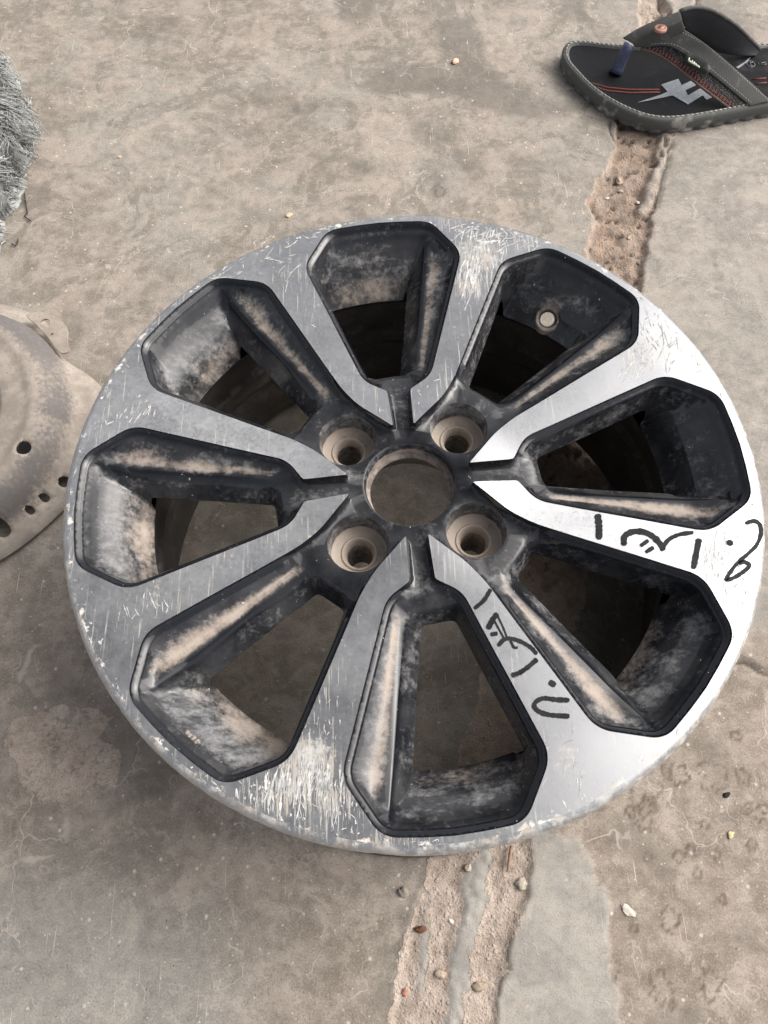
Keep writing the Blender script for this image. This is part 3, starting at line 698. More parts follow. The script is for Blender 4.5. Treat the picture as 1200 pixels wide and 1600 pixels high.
def with_scratches(o, key):
    if key not in scr: return o
    b_ = scr[key]; me_ = o.data; me_.materials.append(M_SCR)
    bm = bmesh.new(); bm.from_mesh(me_); vs = [bm.verts.new(v) for v in b_.V]
    nrm_ = [tuple(c.vector) for c in me_.corner_normals]
    for f in b_.F:
        g_ = bm.faces.new([vs[i] for i in f]); g_.material_index = 1; g_.smooth = True
        if (g_.calc_center_median(), g_.normal_update(), g_.normal.z)[2] < 0: g_.normal_flip()
    bm.to_mesh(me_); bm.free(); me_.update()
    nl = len(me_.loops); me_.normals_split_custom_set(nrm_ + [(0, 0, 1)] * (nl - len(nrm_)))
    return o
rim = with_scratches(sub('machined_ring', PS, NS, TS, isring, MS, wheel, attS), 'ring')
for i in range(8): with_scratches(sub('machined_face', PS, NS, TS, (~isring) & (sid == i), MS, spokes[i], attS), i)

# ---- lower edges of the openings (thickness of the casting)
bags = [Bag() for _ in range(8)]
for k, O5 in enumerate(L5loops):
    n = len(O5); t = np.roll(O5[:, :2], -1, 0) - np.roll(O5[:, :2], 1, 0); t /= np.linalg.norm(t, axis=1)[:, None] + 1e-12
    nr = np.stack([t[:, 1], -t[:, 0]], 1)
    c = O5[:, :2].mean(0); r5 = np.hypot(O5[:, 0], O5[:, 1])
    if ((O5[:, :2] + nr * .01 - c) ** 2).sum() < ((O5[:, :2] - nr * .01 - c) ** 2).sum(): nr = -nr
    R_ = [np.c_[O5[:, :2], O5[:, 2]], np.c_[O5[:, :2] + nr * .002, O5[:, 2] - .008], np.c_[O5[:, :2] + nr * .010, O5[:, 2] - .014], np.c_[O5[:, :2] + nr * .022, O5[:, 2] - .010]]
    Vv = np.vstack(R_); Vv = np.c_[Vv[:, 0], Vv[:, 1], Vv[:, 2] + ZW] * RB
    Ff = [(j * n + i, j * n + (i + 1) % n, (j + 1) * n + (i + 1) % n, (j + 1) * n + i) for j in range(3) for i in range(n)]
    mesh('opening_edge', Vv, Ff, MB, wheel, True, dict(dust=np.full(4 * n, .15), grime=np.full(4 * n, .5)))
def barrel_mat():
    m = Mat('dusty_black_barrel'); n1 = m.noise(45, 5, .65); n2 = m.noise(240, 4, .65)
    sp_ = m.n('ShaderNodeSeparateXYZ'); m.l(m.obj, sp_.inputs[0])
    d = m.ramp(m.add(m.mul(n1, .6), m.mul(n2, .4)), .44, .66, .15, .75)
    c = m.mix(d, (.022, .022, .024), (.16, .142, .125))
    return m.done(m.bsdf(c, m.mixf(d, .3, .85), 0, m.bump(n2, .2, .0006)))
M_BARREL = barrel_mat()
inner_p = [(.803, -.206), (.812, -.222), (.826, -.24), (.832, -.30), (.842, -.375), (.828, -.388), (.826, -.40), (.842, -.41), (.846, -.50), (.856, -.51), (.860, -.60), (.862, -.66), (.868, -.72), (.885, -.80), (.915, -.84), (.955, -.855), (.985, -.8595), (1.0, -.853), (1.003, -.83), (.995, -.81), (.962, -.795), (.955, -.74), (.945, -.68), (.90, -.62), (.885, -.55), (.885, -.32), (.905, -.20), (.94, -.13), (.958, -.10), (.965, -.062)]
Vv, Ff = lathe([(r_ * 1.0, z_ + ZW) for r_, z_ in densify(inner_p, .014)], 320); Vv *= RB
dirv = np.array([VH[0], VH[1], VH[2]]) - np.array([-0.0603, -1.0492, 2.0784]); dirv /= np.linalg.norm(dirv)
dirv = (dirv + np.array([.12, .30, 0.02])); dirv = (np.array([VH[0], VH[1], VH[2]]) - np.array([-0.0603, -1.0492, 2.0784])); dirv /= np.linalg.norm(dirv)
vc = np.array([VH[0], VH[1], VH[2] + ZW]) * RB
Fk = []
for f in Ff:
    c = Vv[list(f)].mean(0); w_ = c - vc; dd = w_ - dirv * (w_ @ dirv)
    if np.linalg.norm(dd) > .040 * RB or (w_ @ dirv) < .02 * RB or (w_ @ dirv) > .5 * RB: Fk.append(f)
mesh('barrel', Vv, Fk, M_BARREL, wheel, True)
# outer lip
lip = densify([(ro, float(zf(ro))), (.9965, -.0015), (1.003, -.006), (1.010, -.016), (1.0135, -.030), (1.012, -.046), (1.004, -.056), (.985, -.060), (.965, -.062)], .006)
Vv, Ff = lathe([(r_, z_ + ZW) for r_, z_ in lip], 300); Vv *= RB
nn = vnoise(Vv[:, 0], Vv[:, 1], 260, 5); rr_ = np.hypot(Vv[:, 0], Vv[:, 1])
Vv[:, :2] *= (1 - (.0025 * sstep(.6, .95, nn) * sstep(.2175, .2215, rr_)))[:, None]
at_ = dict(scuff=np.full(len(Vv), .55), smear=.3 + .5 * (Vv[:, 1] < -.05), edge=np.full(len(Vv), .55))
mesh('rim_lip', Vv, Ff, MS, rim, True, at_)
# lug seats
for c in lugs:
    a = math.atan2(c[1], c[0])
    pr = densify([(.0885, -.0475), (.0865, -.052), (.0845, -.060), (.0815, -.118), (.078, -.123), (.056, -.131), (.052, -.127), (.047, -.128), (.043, -.136), (.0375, -.160), (.037, -.185), (.0365, -.30)], .006)
    Vv, Ff = lathe([(r_, z_ + ZW) for r_, z_ in pr], 64, c); Vv *= RB
    zz = Vv[:, 2] / RB - ZW
    o = mesh('lug_hole', Vv, Ff, MB, hub, True, dict(dust=np.where(zz < -.160, .75, np.where(zz < -.114, 1.1, np.where(zz < -.09, .35, .10))), grime=np.where(zz < -.16, .3, 1.0)), sharp=40)
pr = densify([(.1365, -.0475), (.1345, -.050), (.1320, -.056), (.1305, -.066), (.1300, -.082), (.1285, -.098), (.1215, -.105), (.1195, -.112), (.1215, -.118), (.150, -.135), (.20, -.30)], .006)
Vv, Ff = lathe([(r_, z_ + ZW) for r_, z_ in pr], 128); Vv *= RB; zz = Vv[:, 2] / RB - ZW
mesh('centre_bore', Vv, Ff, MB, hub, True, dict(dust=np.where(zz < -.115, .5, np.where(zz < -.070, .85, .2)), grime=np.where(zz < -.12, .2, .8)), sharp=50)
# valve hole: a short tube through the rim bowl with a raised boss round it
zax = Vector(-dirv)
e1 = zax.cross(Vector((0, 0, 1))).normalized(); e2 = zax.cross(e1)
bn = Vector((-VH[0], -VH[1], 1.1 * math.hypot(VH[0], VH[1]))).normalized(); f1 = bn.cross(Vector((0, 0, 1))).normalized(); f2 = bn.cross(f1)
Vv, Ff = [], []; n = 48
rings = [(bn, f1, f2, .040, -.012), (bn, f1, f2, .042, .003), (bn, f1, f2, .037, .005), (bn, f1, f2, .032, .002), (zax, e1, e2, .0255, -.010), (zax, e1, e2, .0245, -.20)]
for ax, g1, g2, r_, off in rings:
    if off == -.012:      # outermost ring sits exactly on the cut edge of the bowl
        # match the phase of the tilted rings
        for i in range(n):
            q = 2 * math.pi * i / n; hd = f1 * math.cos(q) + f2 * math.sin(q); q = math.atan2(hd.y, hd.x)
            X_, Y_ = VH[0] + .0375 * math.cos(q), VH[1] + .0375 * math.sin(q)
            Vv.append((X_ * RB, Y_ * RB, (ZW + float(np.interp(math.hypot(X_, Y_), BR_, BZ_)) + .0012) * RB))
        continue
    for i in range(n):
        q = 2 * math.pi * i / n; p = Vector(vc) + (g1 * math.cos(q) + g2 * math.sin(q)) * r_ * RB + ax * off * RB; Vv.append(tuple(p))
for j in range(len(rings) - 1):
    for i in range(n): Ff.append((j * n + i, j * n + (i + 1) % n, (j + 1) * n + (i + 1) % n, (j + 1) * n + i))
mesh('valve_hole', Vv, Ff, MB, rim_bowls[7], True, dict(dust=[.75] * (4 * n) + [.3] * (2 * n), grime=[1.0] * len(Vv)))

# ---- marker pen writing on two spokes
M_INK = mat_simple('black_marker_ink', (.012, .012, .015), .6, 1200, .7, .1, Specular_IOR_Level=.25)
def stroke(P, wpx, h):
    """flat inked ribbon on the spoke face; points and widths measured in the photograph"""
    P = np.array(P, float)
    m_ = len(P)
    if m_ > 2:   # Catmull-Rom
        Q = np.vstack([2 * P[0] - P[1], P, 2 * P[-1] - P[-2]]); o = []
        for i in range(m_ - 1):
            for s in np.linspace(0, 1, 6, endpoint=False):
                a, b, c, d = Q[i:i + 4]; o.append(.5 * (2 * b + (c - a) * s + (2 * a - 5 * b + 4 * c - d) * s ** 2 + (3 * b - a - 3 * c + d) * s ** 3))
        P = np.vstack([o, P[-1:]])
    else: P = np.linspace(P[0], P[1], 8)
    t = np.gradient(P, axis=0); t /= np.linalg.norm(t, axis=1)[:, None]; nr = np.stack([-t[:, 1], t[:, 0]], 1)
    m_ = len(P); wv_ = wpx * .54 * (1 + .16 * (rng.random(m_) - .5) * 2)
    P0 = P[0] - t[0] * wpx * .3; P1 = P[-1] + t[-1] * wpx * .3
    P = np.vstack([P0, P, P1]); nr = np.vstack([nr[:1], nr, nr[-1:]]); wv_ = np.r_[wv_[0] * .55, wv_, wv_[-1] * .55]
    A_ = P + nr * wv_[:, None]; C_ = P - nr * wv_[:, None]
    def on(p):
        q = U(p[0], p[1], (ZW - .005) * RB)
        for _ in range(3): q = U(p[0], p[1], (ZW + float(zf(np.hypot(q[0], q[1]) / RB))) * RB + h)
        return q
    n_ = len(P); Vv = [on(p) for p in A_] + [on(p) for p in C_]
    return Vv, [(i, i + 1, n_ + i + 1, n_ + i) for i in range(n_ - 1)]
w1 = [([(934, 806), (936, 822), (936, 840)], 10), ([(975, 850), (976, 838), (988, 831), (1005, 831), (1020, 838), (1032, 850), (1036, 858)], 9),
      ([(1002, 852), (1012, 845)], 6), ([(1010, 862), (1020, 856)], 6), ([(1035, 857), (1045, 843), (1062, 835), (1082, 832)], 6),
      ([(1092, 844), (1088, 865), (1084, 886)], 9)]
w2 = [([(1141, 847), (1140, 849)], 11), ([(1166, 817), (1178, 814), (1187, 819), (1189, 834), (1182, 852), (1168, 866), (1152, 880), (1140, 896), (1135, 906), (1148, 902), (1162, 893), (1171, 884), (1164, 878), (1156, 880)], 6)]
w3 = [([(766, 922), (756, 938), (742, 950)], 6), ([(763, 981), (770, 968), (776, 960)], 8), ([(777, 961), (786, 980), (793, 998)], 3), ([(770, 965), (779, 982), (788, 998)], 3),
      ([(768, 991), (776, 990)], 6), ([(779, 1008), (788, 999), (800, 998), (815, 1003), (830, 1012), (838, 1021)], 6), ([(798, 1002), (803, 1011), (808, 1012)], 4),
      ([(838, 1031), (824, 1043), (812, 1051), (801, 1055)], 7), ([(860, 1066), (866, 1070)], 8),
      ([(888, 1094), (868, 1093), (850, 1091), (838, 1096), (835, 1104), (843, 1112), (860, 1117), (888, 1119)], 7)]
# spoke between right-hand pockets (C/D) and (D/E)
def spoke_of(px, py):
    c = wp(px, py); return int(math.floor((math.atan2(c[1], c[0]) - A0) / (math.pi / 4))) % 8
for strokes, par in ((w1, spokes[spoke_of(1000, 840)]), (w2, rim), (w3, spokes[spoke_of(800, 1010)])):
    b = Bag()
    for i, (P, wd) in enumerate(strokes): b.add(*stroke(P, wd, .00022 + i * .00002))
    b.obj('marker_writing', M_INK, par, smooth=False)
# ---- cast numerals in one rim bowl
def on_bowl(px, py, h=0.0):
    z_ = -.085
    for _ in range(6):
        q = U(px, py, (ZW + z_) * RB) / RB; r_ = math.hypot(q[0], q[1])
        z_ = float(np.interp(r_, [.818, .838, .858, .880, .905, .930], [-.170, -.140, -.108, -.088, -.074, -.052]))
    return np.array(U(px, py, (ZW + z_) * RB + h))
b = Bag()
for P in ([(290, 1148), (294, 1143)], [(290, 1157), (299, 1147)], [(296, 1159), (305, 1151)], [(303, 1168), (305, 1160), (309, 1158), (311, 1163)]):
    b.add(*tube([on_bowl(*p, h=.0009) for p in P], .0015, 6))
b.A = {}; bb = mesh('cast_mark', b.V, b.F, MB, rim_bowls[3], True, dict(dust=[.75] * len(b.V), grime=[1.0] * len(b.V)))


# ------------------------------------------------------------------ pressed steel cover at the left edge
def mat_cover():
    m = Mat('dust_coated_steel'); n1 = m.noise(60, 5, .65); n2 = m.noise(260, 5, .65); n3 = m.noise(900, 3, .6); sm = m.attr('smudge')
    c = m.mix(m.ramp(n1, .35, .65), (.30, .26, .22), (.42, .365, .31)); c = m.mix(m.ramp(n2, .56, .7, 0, .5), c, (.34, .25, .19))
    f = m.ramp(m.add(m.mul(sm, .95), m.mul(m.math('SUBTRACT', m.add(m.mul(n1, .35), m.mul(n2, .65)), .5), 3.2)), .15, 1.15)
    c = m.mix(f, c, m.mix(n2, (.085, .08, .08), (.22, .20, .185)))
    fl = m.mul(m.ramp(m.vor(120), .12, .06), m.ramp(m.noise(30, 2), .5, .6)); c = m.mix(m.mul(fl, .6), c, (.14, .10, .08))
    return m.done(m.bsdf(c, .85, 0, m.bump(m.add(n2, m.mul(n3, .6)), .35, .0008)))
MC = mat_cover()
pc = np.array([-1.985, .70]) * RB
hz = lambda z_: (ZW + z_) * RB
D = CDT()
def rflange(a):
    a = (a + math.pi) % (2 * math.pi) - math.pi; d = math.degrees(a)
    return .700 + .09 * math.exp(-((d + 4) / 20) ** 2) - .075 * math.exp(-((d - 36) / 13) ** 2)
prof = [(.335, -.715, .1), (.342, -.692, .05), (.36, -.685, 0), (.43, -.683, .0), (.455, -.681, .0), (.468, -.674, .1), (.49, -.672, .2), (.515, -.675, .6), (.54, -.684, 1.0), (.562, -.698, 1.25), (.582, -.718, 1.25), (.598, -.744, 1.1), (.608, -.775, .7)]
def ringp(fr, z_, s_, n=150, lumpy=0):
    o = []
    for i in range(n):
        a = 2 * math.pi * i / n; r_ = fr(a) * RB
        o.append((pc[0] + r_ * math.cos(a), pc[1] + r_ * math.sin(a), hz(z_) + (.0006 * (vnoise(np.array([a * 3]), np.array([z_ * 30]), 1.0)[0] - .5)), s_ * (.55 + .9 * vnoise(np.array([a * 2.2]), np.array([z_ * 5]), 1.0)[0])))
    return o
for r_, z_, s_ in prof: D.chain(ringp(lambda a: r_, z_, s_), True)
for q_, z_ in ((.12, -.800), (.45, -.815), (1.0, -.828)):
    D.chain(ringp(lambda a: .618 + q_ * (rflange(a) - .618), z_, .22 * (1 - q_)), True)
Hs = []
for px, py, z_, r_ in ((37, 700, -.68, .030), (100, 752, -.806, .024), (71, 779, -.806, .017), (49, 799, -.806, .016), (6, 829, -.804, .030)):
    c = U(px, py, hz(z_)); Hs.append((c, r_ * RB))
    hp = []
    for q in np.linspace(0, 2 * math.pi, 30, endpoint=False):
        X_, Y_ = c[0] + r_ * RB * math.cos(q), c[1] + r_ * RB * math.sin(q); rq = math.hypot(X_ - pc[0], Y_ - pc[1]) / RB; aq = math.atan2(Y_ - pc[1], X_ - pc[0]); fq = (rq - .618) / (rflange(aq) - .618)
        zq = np.interp(rq, [p[0] for p in prof], [p[1] for p in prof]) if rq < .618 else np.interp(fq, [0, .12, .45, 1.0], [-.785, -.800, -.815, -.828])
        hp.append((X_, Y_, hz(float(zq)), .2))
    D.chain(hp, True)
Vp, Ap, Tp = D.run()
c = Vp[Tp].mean(1); rr_ = np.hypot(c[:, 0] - pc[0], c[:, 1] - pc[1]) / RB; aa_ = np.arctan2(c[:, 1] - pc[1], c[:, 0] - pc[0])
ok = (rr_ > .334) & (rr_ < np.array([rflange(a) for a in aa_]))
for h_, r_ in Hs: ok &= np.hypot(c[:, 0] - h_[0], c[:, 1] - h_[1]) > r_ * .97
cover = empty('steel_cover', (pc[0], pc[1], 0))
tag(cover, 'dusty beige pressed steel cover with bolt holes, cut off by the left edge', 'steel cover')
Pp = np.c_[Vp, Ap[:, 0]]; _, Tp2 = vnormals(Pp, Tp[ok])
o = mesh('domed_plate', Pp - np.array([pc[0], pc[1], 0]), Tp2, MC, cover, True, dict(smudge=Ap[:, 1]))
md = o.modifiers.new('thick', 'SOLIDIFY'); md.thickness = .0022; md.offset = -1
# upper right bolting ear
earp = UU([(38, 492), (60, 486), (85, 494), (100, 504), (106, 516), (105, 535), (110, 548), (98, 553), (88, 545), (76, 528), (58, 508)], hz(-.76))
def flatpart(name, P, hgt, mat, parent, holes=(), thick=.002, at=None, org=(0, 0, 0), bend=None):
    Dd = CDT(); Q = bez_round(np.asarray(P)[:, :2], [.003] * len(P), .002, True); Dd.chain(np.c_[Q, np.zeros(len(Q))], True)
    for c_, r_ in holes: Dd.chain([(c_[0] + r_ * math.cos(q), c_[1] + r_ * math.sin(q), 0) for q in np.linspace(0, 2 * math.pi, 20, endpoint=False)], True)
    Vv, _, Tt = Dd.run(); c = Vv[Tt].mean(1); k_ = inpoly(Q, c[:, 0], c[:, 1])
    for c_, r_ in holes: k_ &= np.hypot(c[:, 0] - c_[0], c[:, 1] - c_[1]) > r_ * .97
    zz = np.full(len(Vv), hgt) if bend is None else bend(Vv)
    P3 = np.c_[Vv, zz]; _, Tt = vnormals(P3, Tt[k_])
    o = mesh(name, P3 - np.array(org), Tt, mat, parent, False, at and {k: np.full(len(Vv), v) for k, v in at.items()})
    md = o.modifiers.new('thick', 'SOLIDIFY'); md.thickness = thick; md.offset = -1
    return o
eh = [(U(70, 505, hz(-.76)), .0052), (U(81, 523, hz(-.76)), .0018)]
flatpart('bolting_ear', earp, hz(-.76), MC, cover, eh, .002, dict(smudge=.15), (pc[0], pc[1], 0))
b = Bag(); cc_ = U(93, 520, hz(-.765)); q_ = np.linspace(0, 2 * math.pi, 20)
b.add(*tube([(cc_[0] - pc[0] + .0042 * math.cos(q), cc_[1] - pc[1] + .0046 * math.sin(q), cc_[2] + .0002) for q in q_], .0007, 6)); b.obj('pressed_ring', MC, cover)

# ------------------------------------------------------------------ grey fleece at the upper left
def mat_wool():
    m = Mat('grey_wool'); t = m.attr('tone'); n = m.noise(300, 3)
    c = m.mix(t, (.10, .105, .10), (.62, .64, .63))
    return m.done(m.bsdf(m.mix(m.ramp(n, .4, .6, 0, .3), c, (.45, .44, .41)), .9, 0))
MWL = mat_wool()
wp_ = UU([(-75, 60), (5, 95), (28, 125), (48, 175), (58, 205), (52, 245), (38, 285), (30, 318), (8, 340), (-2, 385), (-60, 400)])[:, :2]
fb = Bag()
gx_ = np.linspace(wp_[:, 0].min() - .01, wp_[:, 0].max() + .01, 90); gy_ = np.linspace(wp_[:, 1].min() - .01, wp_[:, 1].max() + .01, 120)
XX, YY = np.meshgrid(gx_, gy_); xf, yf = XX.ravel(), YY.ravel()
sd_w = sdf(wp_, xf + (fbm(xf, yf, 60, 3, 5) - .5) * .02, yf + (fbm(xf, yf, 60, 3, 8) - .5) * .02)
def wool_h(x_, y_):
    d = -sdf(wp_, x_, y_); return np.clip(np.sqrt(np.clip(d, 0, .05) / .05), 0, 1) * (.022 + .016 * fbm(x_, y_, 35, 3, 3)) - .001
hh = np.clip(-sd_w, 0, .05); hh = np.sqrt(hh / .05) * (.018 + .02 * fbm(xf, yf, 40, 4, 3)) - .003
id_ = np.arange(len(xf)).reshape(XX.shape); q4 = np.stack([id_[:-1, :-1].ravel(), id_[:-1, 1:].ravel(), id_[1:, 1:].ravel(), id_[1:, :-1].ravel()], 1)
q4 = q4[hh[q4].max(1) > 0]
used, inv = np.unique(q4, return_inverse=True); inv = inv.reshape(q4.shape)
fleece = empty('wool_fleece', (float(wp_[:, 0].mean()), float(wp_[:, 1].mean()), 0)); fo = np.array(fleece.location)
tag(fleece, 'shaggy light grey wool fleece with dark curling locks at the upper left edge', 'fleece')
mesh('matted_wool', np.c_[xf, yf, hh][used] - fo, inv, MWL, fleece, True, dict(tone=(.25 + .4 * fbm(xf, yf, 60, 3, 2))[used]))
cnt = 0; tries = 0
while cnt < 420 and tries < 9000:
    tries += 1
    cx = rng.uniform(wp_[:, 0].min(), wp_[:, 0].max()); cy = rng.uniform(wp_[:, 1].min(), wp_[:, 1].max())
    d = float(sdf(wp_, np.array([cx]), np.array([cy]))[0])
    if d > -.001: continue
    cnt += 1
    h0 = float(wool_h(np.array([cx]), np.array([cy]))[0])
    base_a = math.radians(-82) + rng.normal(0, .35) + (.9 if cy > .52 else 0) * rng.random(); curl = rng.normal(0, 1.0)
    L_ = rng.uniform(.022, .048) * (1.0 if d < -.012 else .42); tone = np.clip(rng.normal(.55, .28), .05, 1)
    if rng.random() < .25: tone = .0
    nst = 14; m_ = 6
    for j in range(nst):
        ox, oy = rng.normal(0, .0045, 2); L2_ = L_ * rng.uniform(.6, 1.15); a = base_a + rng.normal(0, .25); pts_ = []; px_, py_ = cx + ox, cy + oy
        hs = h0 + rng.uniform(-.004, .003)
        for i in range(m_):
            s = i / (m_ - 1); conv = s ** 1.3 * .7
            hz_ = hs + .006 * math.sin(s * 3.0) * (1 if d < -.01 else .5) - s * s * h0 * (.55 if d > -.02 else .15)
            pts_.append((px_ - ox * conv - fo[0], py_ - oy * conv - fo[1], max(.0006, hz_)))
            a2 = a + curl * s * 1.3; px_ += math.cos(a2) * L2_ / m_; py_ += math.sin(a2) * L2_ / m_
        Vv, Ff = tube(pts_, [.00052 * (1 - .6 * i / m_) for i in range(m_)], 3, False)
        fb.add(Vv, Ff, tone=np.clip(tone + rng.normal(0, .12), 0, 1))
fb.obj('wool_locks', MWL, fleece)
b = Bag()
M_DW = mat_simple('dark_wool', (.05, .04, .035), .9)
for P in ([(38, 302), (41, 320), (43, 333), (38, 338), (48, 345)], [(18, 381), (24, 384), (28, 378), (28, 374)]):
    b = Bag(); b.add(*tube([tuple(U(p[0], p[1], .002) - fo) for p in P], .0007, 5)); b.obj('dark_curl', M_DW, fleece)
pass

# ------------------------------------------------------------------ sandal at the upper right
M_SOLE = mat_dusty('worn_rubber_sole', (.10, .103, .098), (.33, .315, .285), 60, .85, .75)
M_INS = mat_dusty('black_insole', (.007, .007, .009), (.045, .042, .04), 30, .7, .35, Specular_IOR_Level=.15)
M_STRAP = mat_dusty('grey_nubuck_strap', (.088, .088, .084), (.165, .155, .14), 160, .85, .5)
M_LINE = mat_simple('black_lining', (.012, .012, .015), .75, 500, .3, .4)
M_THREAD = mat_simple('pale_thread', (.42, .41, .37), .9)
M_RED = mat_simple('dull_red', (.24, .06, .05), .8)
M_BLUE = mat_simple('blue_grey_toe_post', (.065, .08, .15), .45)
M_GR = mat_simple('grey_print', (.24, .265, .29), .6, 300, .2)
def mat_meshfab():
    m = Mat('knitted_mesh'); v = m.vor(520); c = m.mix(m.ramp(v, .15, .4), (.17, .16, .14), (.025, .025, .025))
    return m.done(m.bsdf(c, .9, 0, m.bump(v, .8, .001)))
M_KNIT = mat_meshfab()
out_px = [(877, 82), (881, 68), (893, 61), (915, 61), (945, 65), (979, 68), (1040, 70), (1100, 70), (1150, 67), (1180, 65), (1215, 66), (1262, 76), (1290, 98), (1296, 120), (1280, 145), (1240, 158), (1200, 164), (1160, 171), (1115, 180), (1070, 187), (1035, 189), (1005, 184), (970, 170), (940, 153), (915, 134), (893, 110), (881, 96)]
Ps = UU(out_px, .018)[:, :2]; Qs = bez_round(Ps, [.02] * len(Ps), .003, True)
sc_ = Qs.mean(0)
sandal = empty('sandal', (sc_[0], sc_[1], 0)); so_ = np.array([sc_[0], sc_[1], 0.0])
tag(sandal, 'worn dark grey thong sandal with blue toe post lying across the floor joint', 'sandal')
def inset(Q, d):
    t = np.roll(Q, -1, 0) - np.roll(Q, 1, 0); t /= np.linalg.norm(t, axis=1)[:, None]; n_ = np.stack([-t[:, 1], t[:, 0]], 1)
    c = Q.mean(0)
    if (np.linalg.norm(Q + n_ * .005 - c, axis=1)).sum() > (np.linalg.norm(Q - n_ * .005 - c, axis=1)).sum(): n_ = -n_
    return Q + n_ * d
nq = len(Qs); tr = (np.arange(nq) % 6 < 2).astype(float)
loops = [(.0035, .0002, 1), (.0005, .0006, 1), (.0, .004, 1), (.0012, .0055, 0), (.0004, .008, 0), (.0002, .0145, 0), (.0012, .0172, 0), (.0035, .0185, 0), (.0068, .0184, 0), (.0085, .0162, 0)]
Vv = []
for d, h_, t_ in loops:
    q = inset(Qs, d); 
    if t_: q = Qs + (q - Qs) + (inset(Qs, .0022) - Qs) * tr[:, None]
    Vv += [(p[0] - so_[0], p[1] - so_[1], h_) for p in q]
Ff = [(j * nq + i, j * nq + (i + 1) % nq, (j + 1) * nq + (i + 1) % nq, (j + 1) * nq + i) for j in range(len(loops) - 1) for i in range(nq)]
mesh('sole', Vv, Ff, M_SOLE, sandal, True, sharp=50)
qi = inset(Qs, .0084); Dd = CDT(); Dd.chain(np.c_[qi, np.full(nq, .0162)], True); qj = inset(Qs, .016); Dd.chain(np.c_[qj[::2], np.full(len(qj[::2]), .0150)], True)
Vi, Ai, Ti = Dd.run(); c = Vi[Ti].mean(1); Ti = Ti[inpoly(qi, c[:, 0], c[:, 1])]; Pi = np.c_[Vi, Ai[:, 0]]; _, Ti = vnormals(Pi, Ti)
insole = mesh('insole', Pi - so_, Ti, M_INS, sandal, True)
def dashes(P, ln, gap, r_, name, parent, mat, lift=0.0):
    P = np.array(P, float); d = np.r_[0, np.cumsum(np.linalg.norm(np.diff(P, axis=0), axis=1))]; s = 0; b = Bag()
    at = lambda q: np.array([np.interp(q, d, P[:, k]) for k in range(3)]) + np.array([0, 0, lift])
    while s + ln < d[-1]:
        a_, b_ = at(s), at(s + ln); m_ = (a_ + b_) / 2 + np.array([0, 0, r_ * .4]); b.add(*tube([a_ - [0, 0, r_ * .6], m_, b_ - [0, 0, r_ * .6]], r_, 5)); s += ln + gap
    b.A = {}; return b.obj(name, mat, parent)
st_ = inset(Qs, .0050); dashes([(p[0] - so_[0], p[1] - so_[1], .0188) for p in np.vstack([st_, st_[:1]])], .0042, .0012, .0006, 'sole_stitching', sandal, M_THREAD)
logo = [(1033, 132), (1060, 123), (1065, 133), (1080, 126), (1090, 132), (1071, 141), (1075, 149), (1094, 138), (1113, 152), (1104, 156), (1098, 149), (1075, 163), (1051, 149), (1018, 156), (996, 160), (1035, 147), (1043, 143)]
L3 = UU(logo, .0156) - so_
def ngon(name, P, mat, parent):
    P = np.array(P); Dd = CDT(); Dd.chain(np.c_[P[:, :2], P[:, 2]], True); Vv, Av, Tt = Dd.run(); c = Vv[Tt].mean(1)
    Tt = Tt[inpoly(P, c[:, 0], c[:, 1])]; P3 = np.c_[Vv, Av[:, 0]]; _, Tt = vnormals(P3, Tt); return mesh(name, P3, Tt, mat, parent, False)
ngon('printed_logo', L3, M_GR, insole)
ngon('printed_flash', UU([(1150, 105), (1163, 97), (1176, 86), (1166, 98), (1154, 107)], .0156) - so_, M_GR, insole)
for P in ([(891, 108), (905, 120), (925, 130), (950, 137), (985, 140), (1030, 140)], [(893, 112), (905, 125), (925, 135), (950, 142), (985, 145), (1031, 144)], [(1176, 124), (1197, 122)], [(1180, 131), (1198, 129)]):
    b = Bag(); b.add(*tube([tuple(U(p[0], p[1], .0152) - so_) for p in P], .0008, 5)); b.obj('red_stripe', M_RED, insole)
b = Bag(); c_ = U(1173, 100, .0154) - so_
b.add(*tube([tuple(c_ + np.array([.0045 * math.cos(q), .0055 * math.sin(q), 0])) for q in np.linspace(0, 2 * math.pi, 20)], .0004, 4))
for P in ([(1169, 98), (1177, 97)], [(1170, 102), (1177, 103)], [(1172, 96), (1174, 104)], [(1184, 98), (1186, 100)], [(1190, 101), (1190, 98), (1197, 97), (1198, 100), (1191, 101)]):
    b.add(*tube([tuple(U(p[0], p[1], .0154) - so_) for p in P], .0004, 4))
b.obj('printed_size_mark', M_GR, insole)
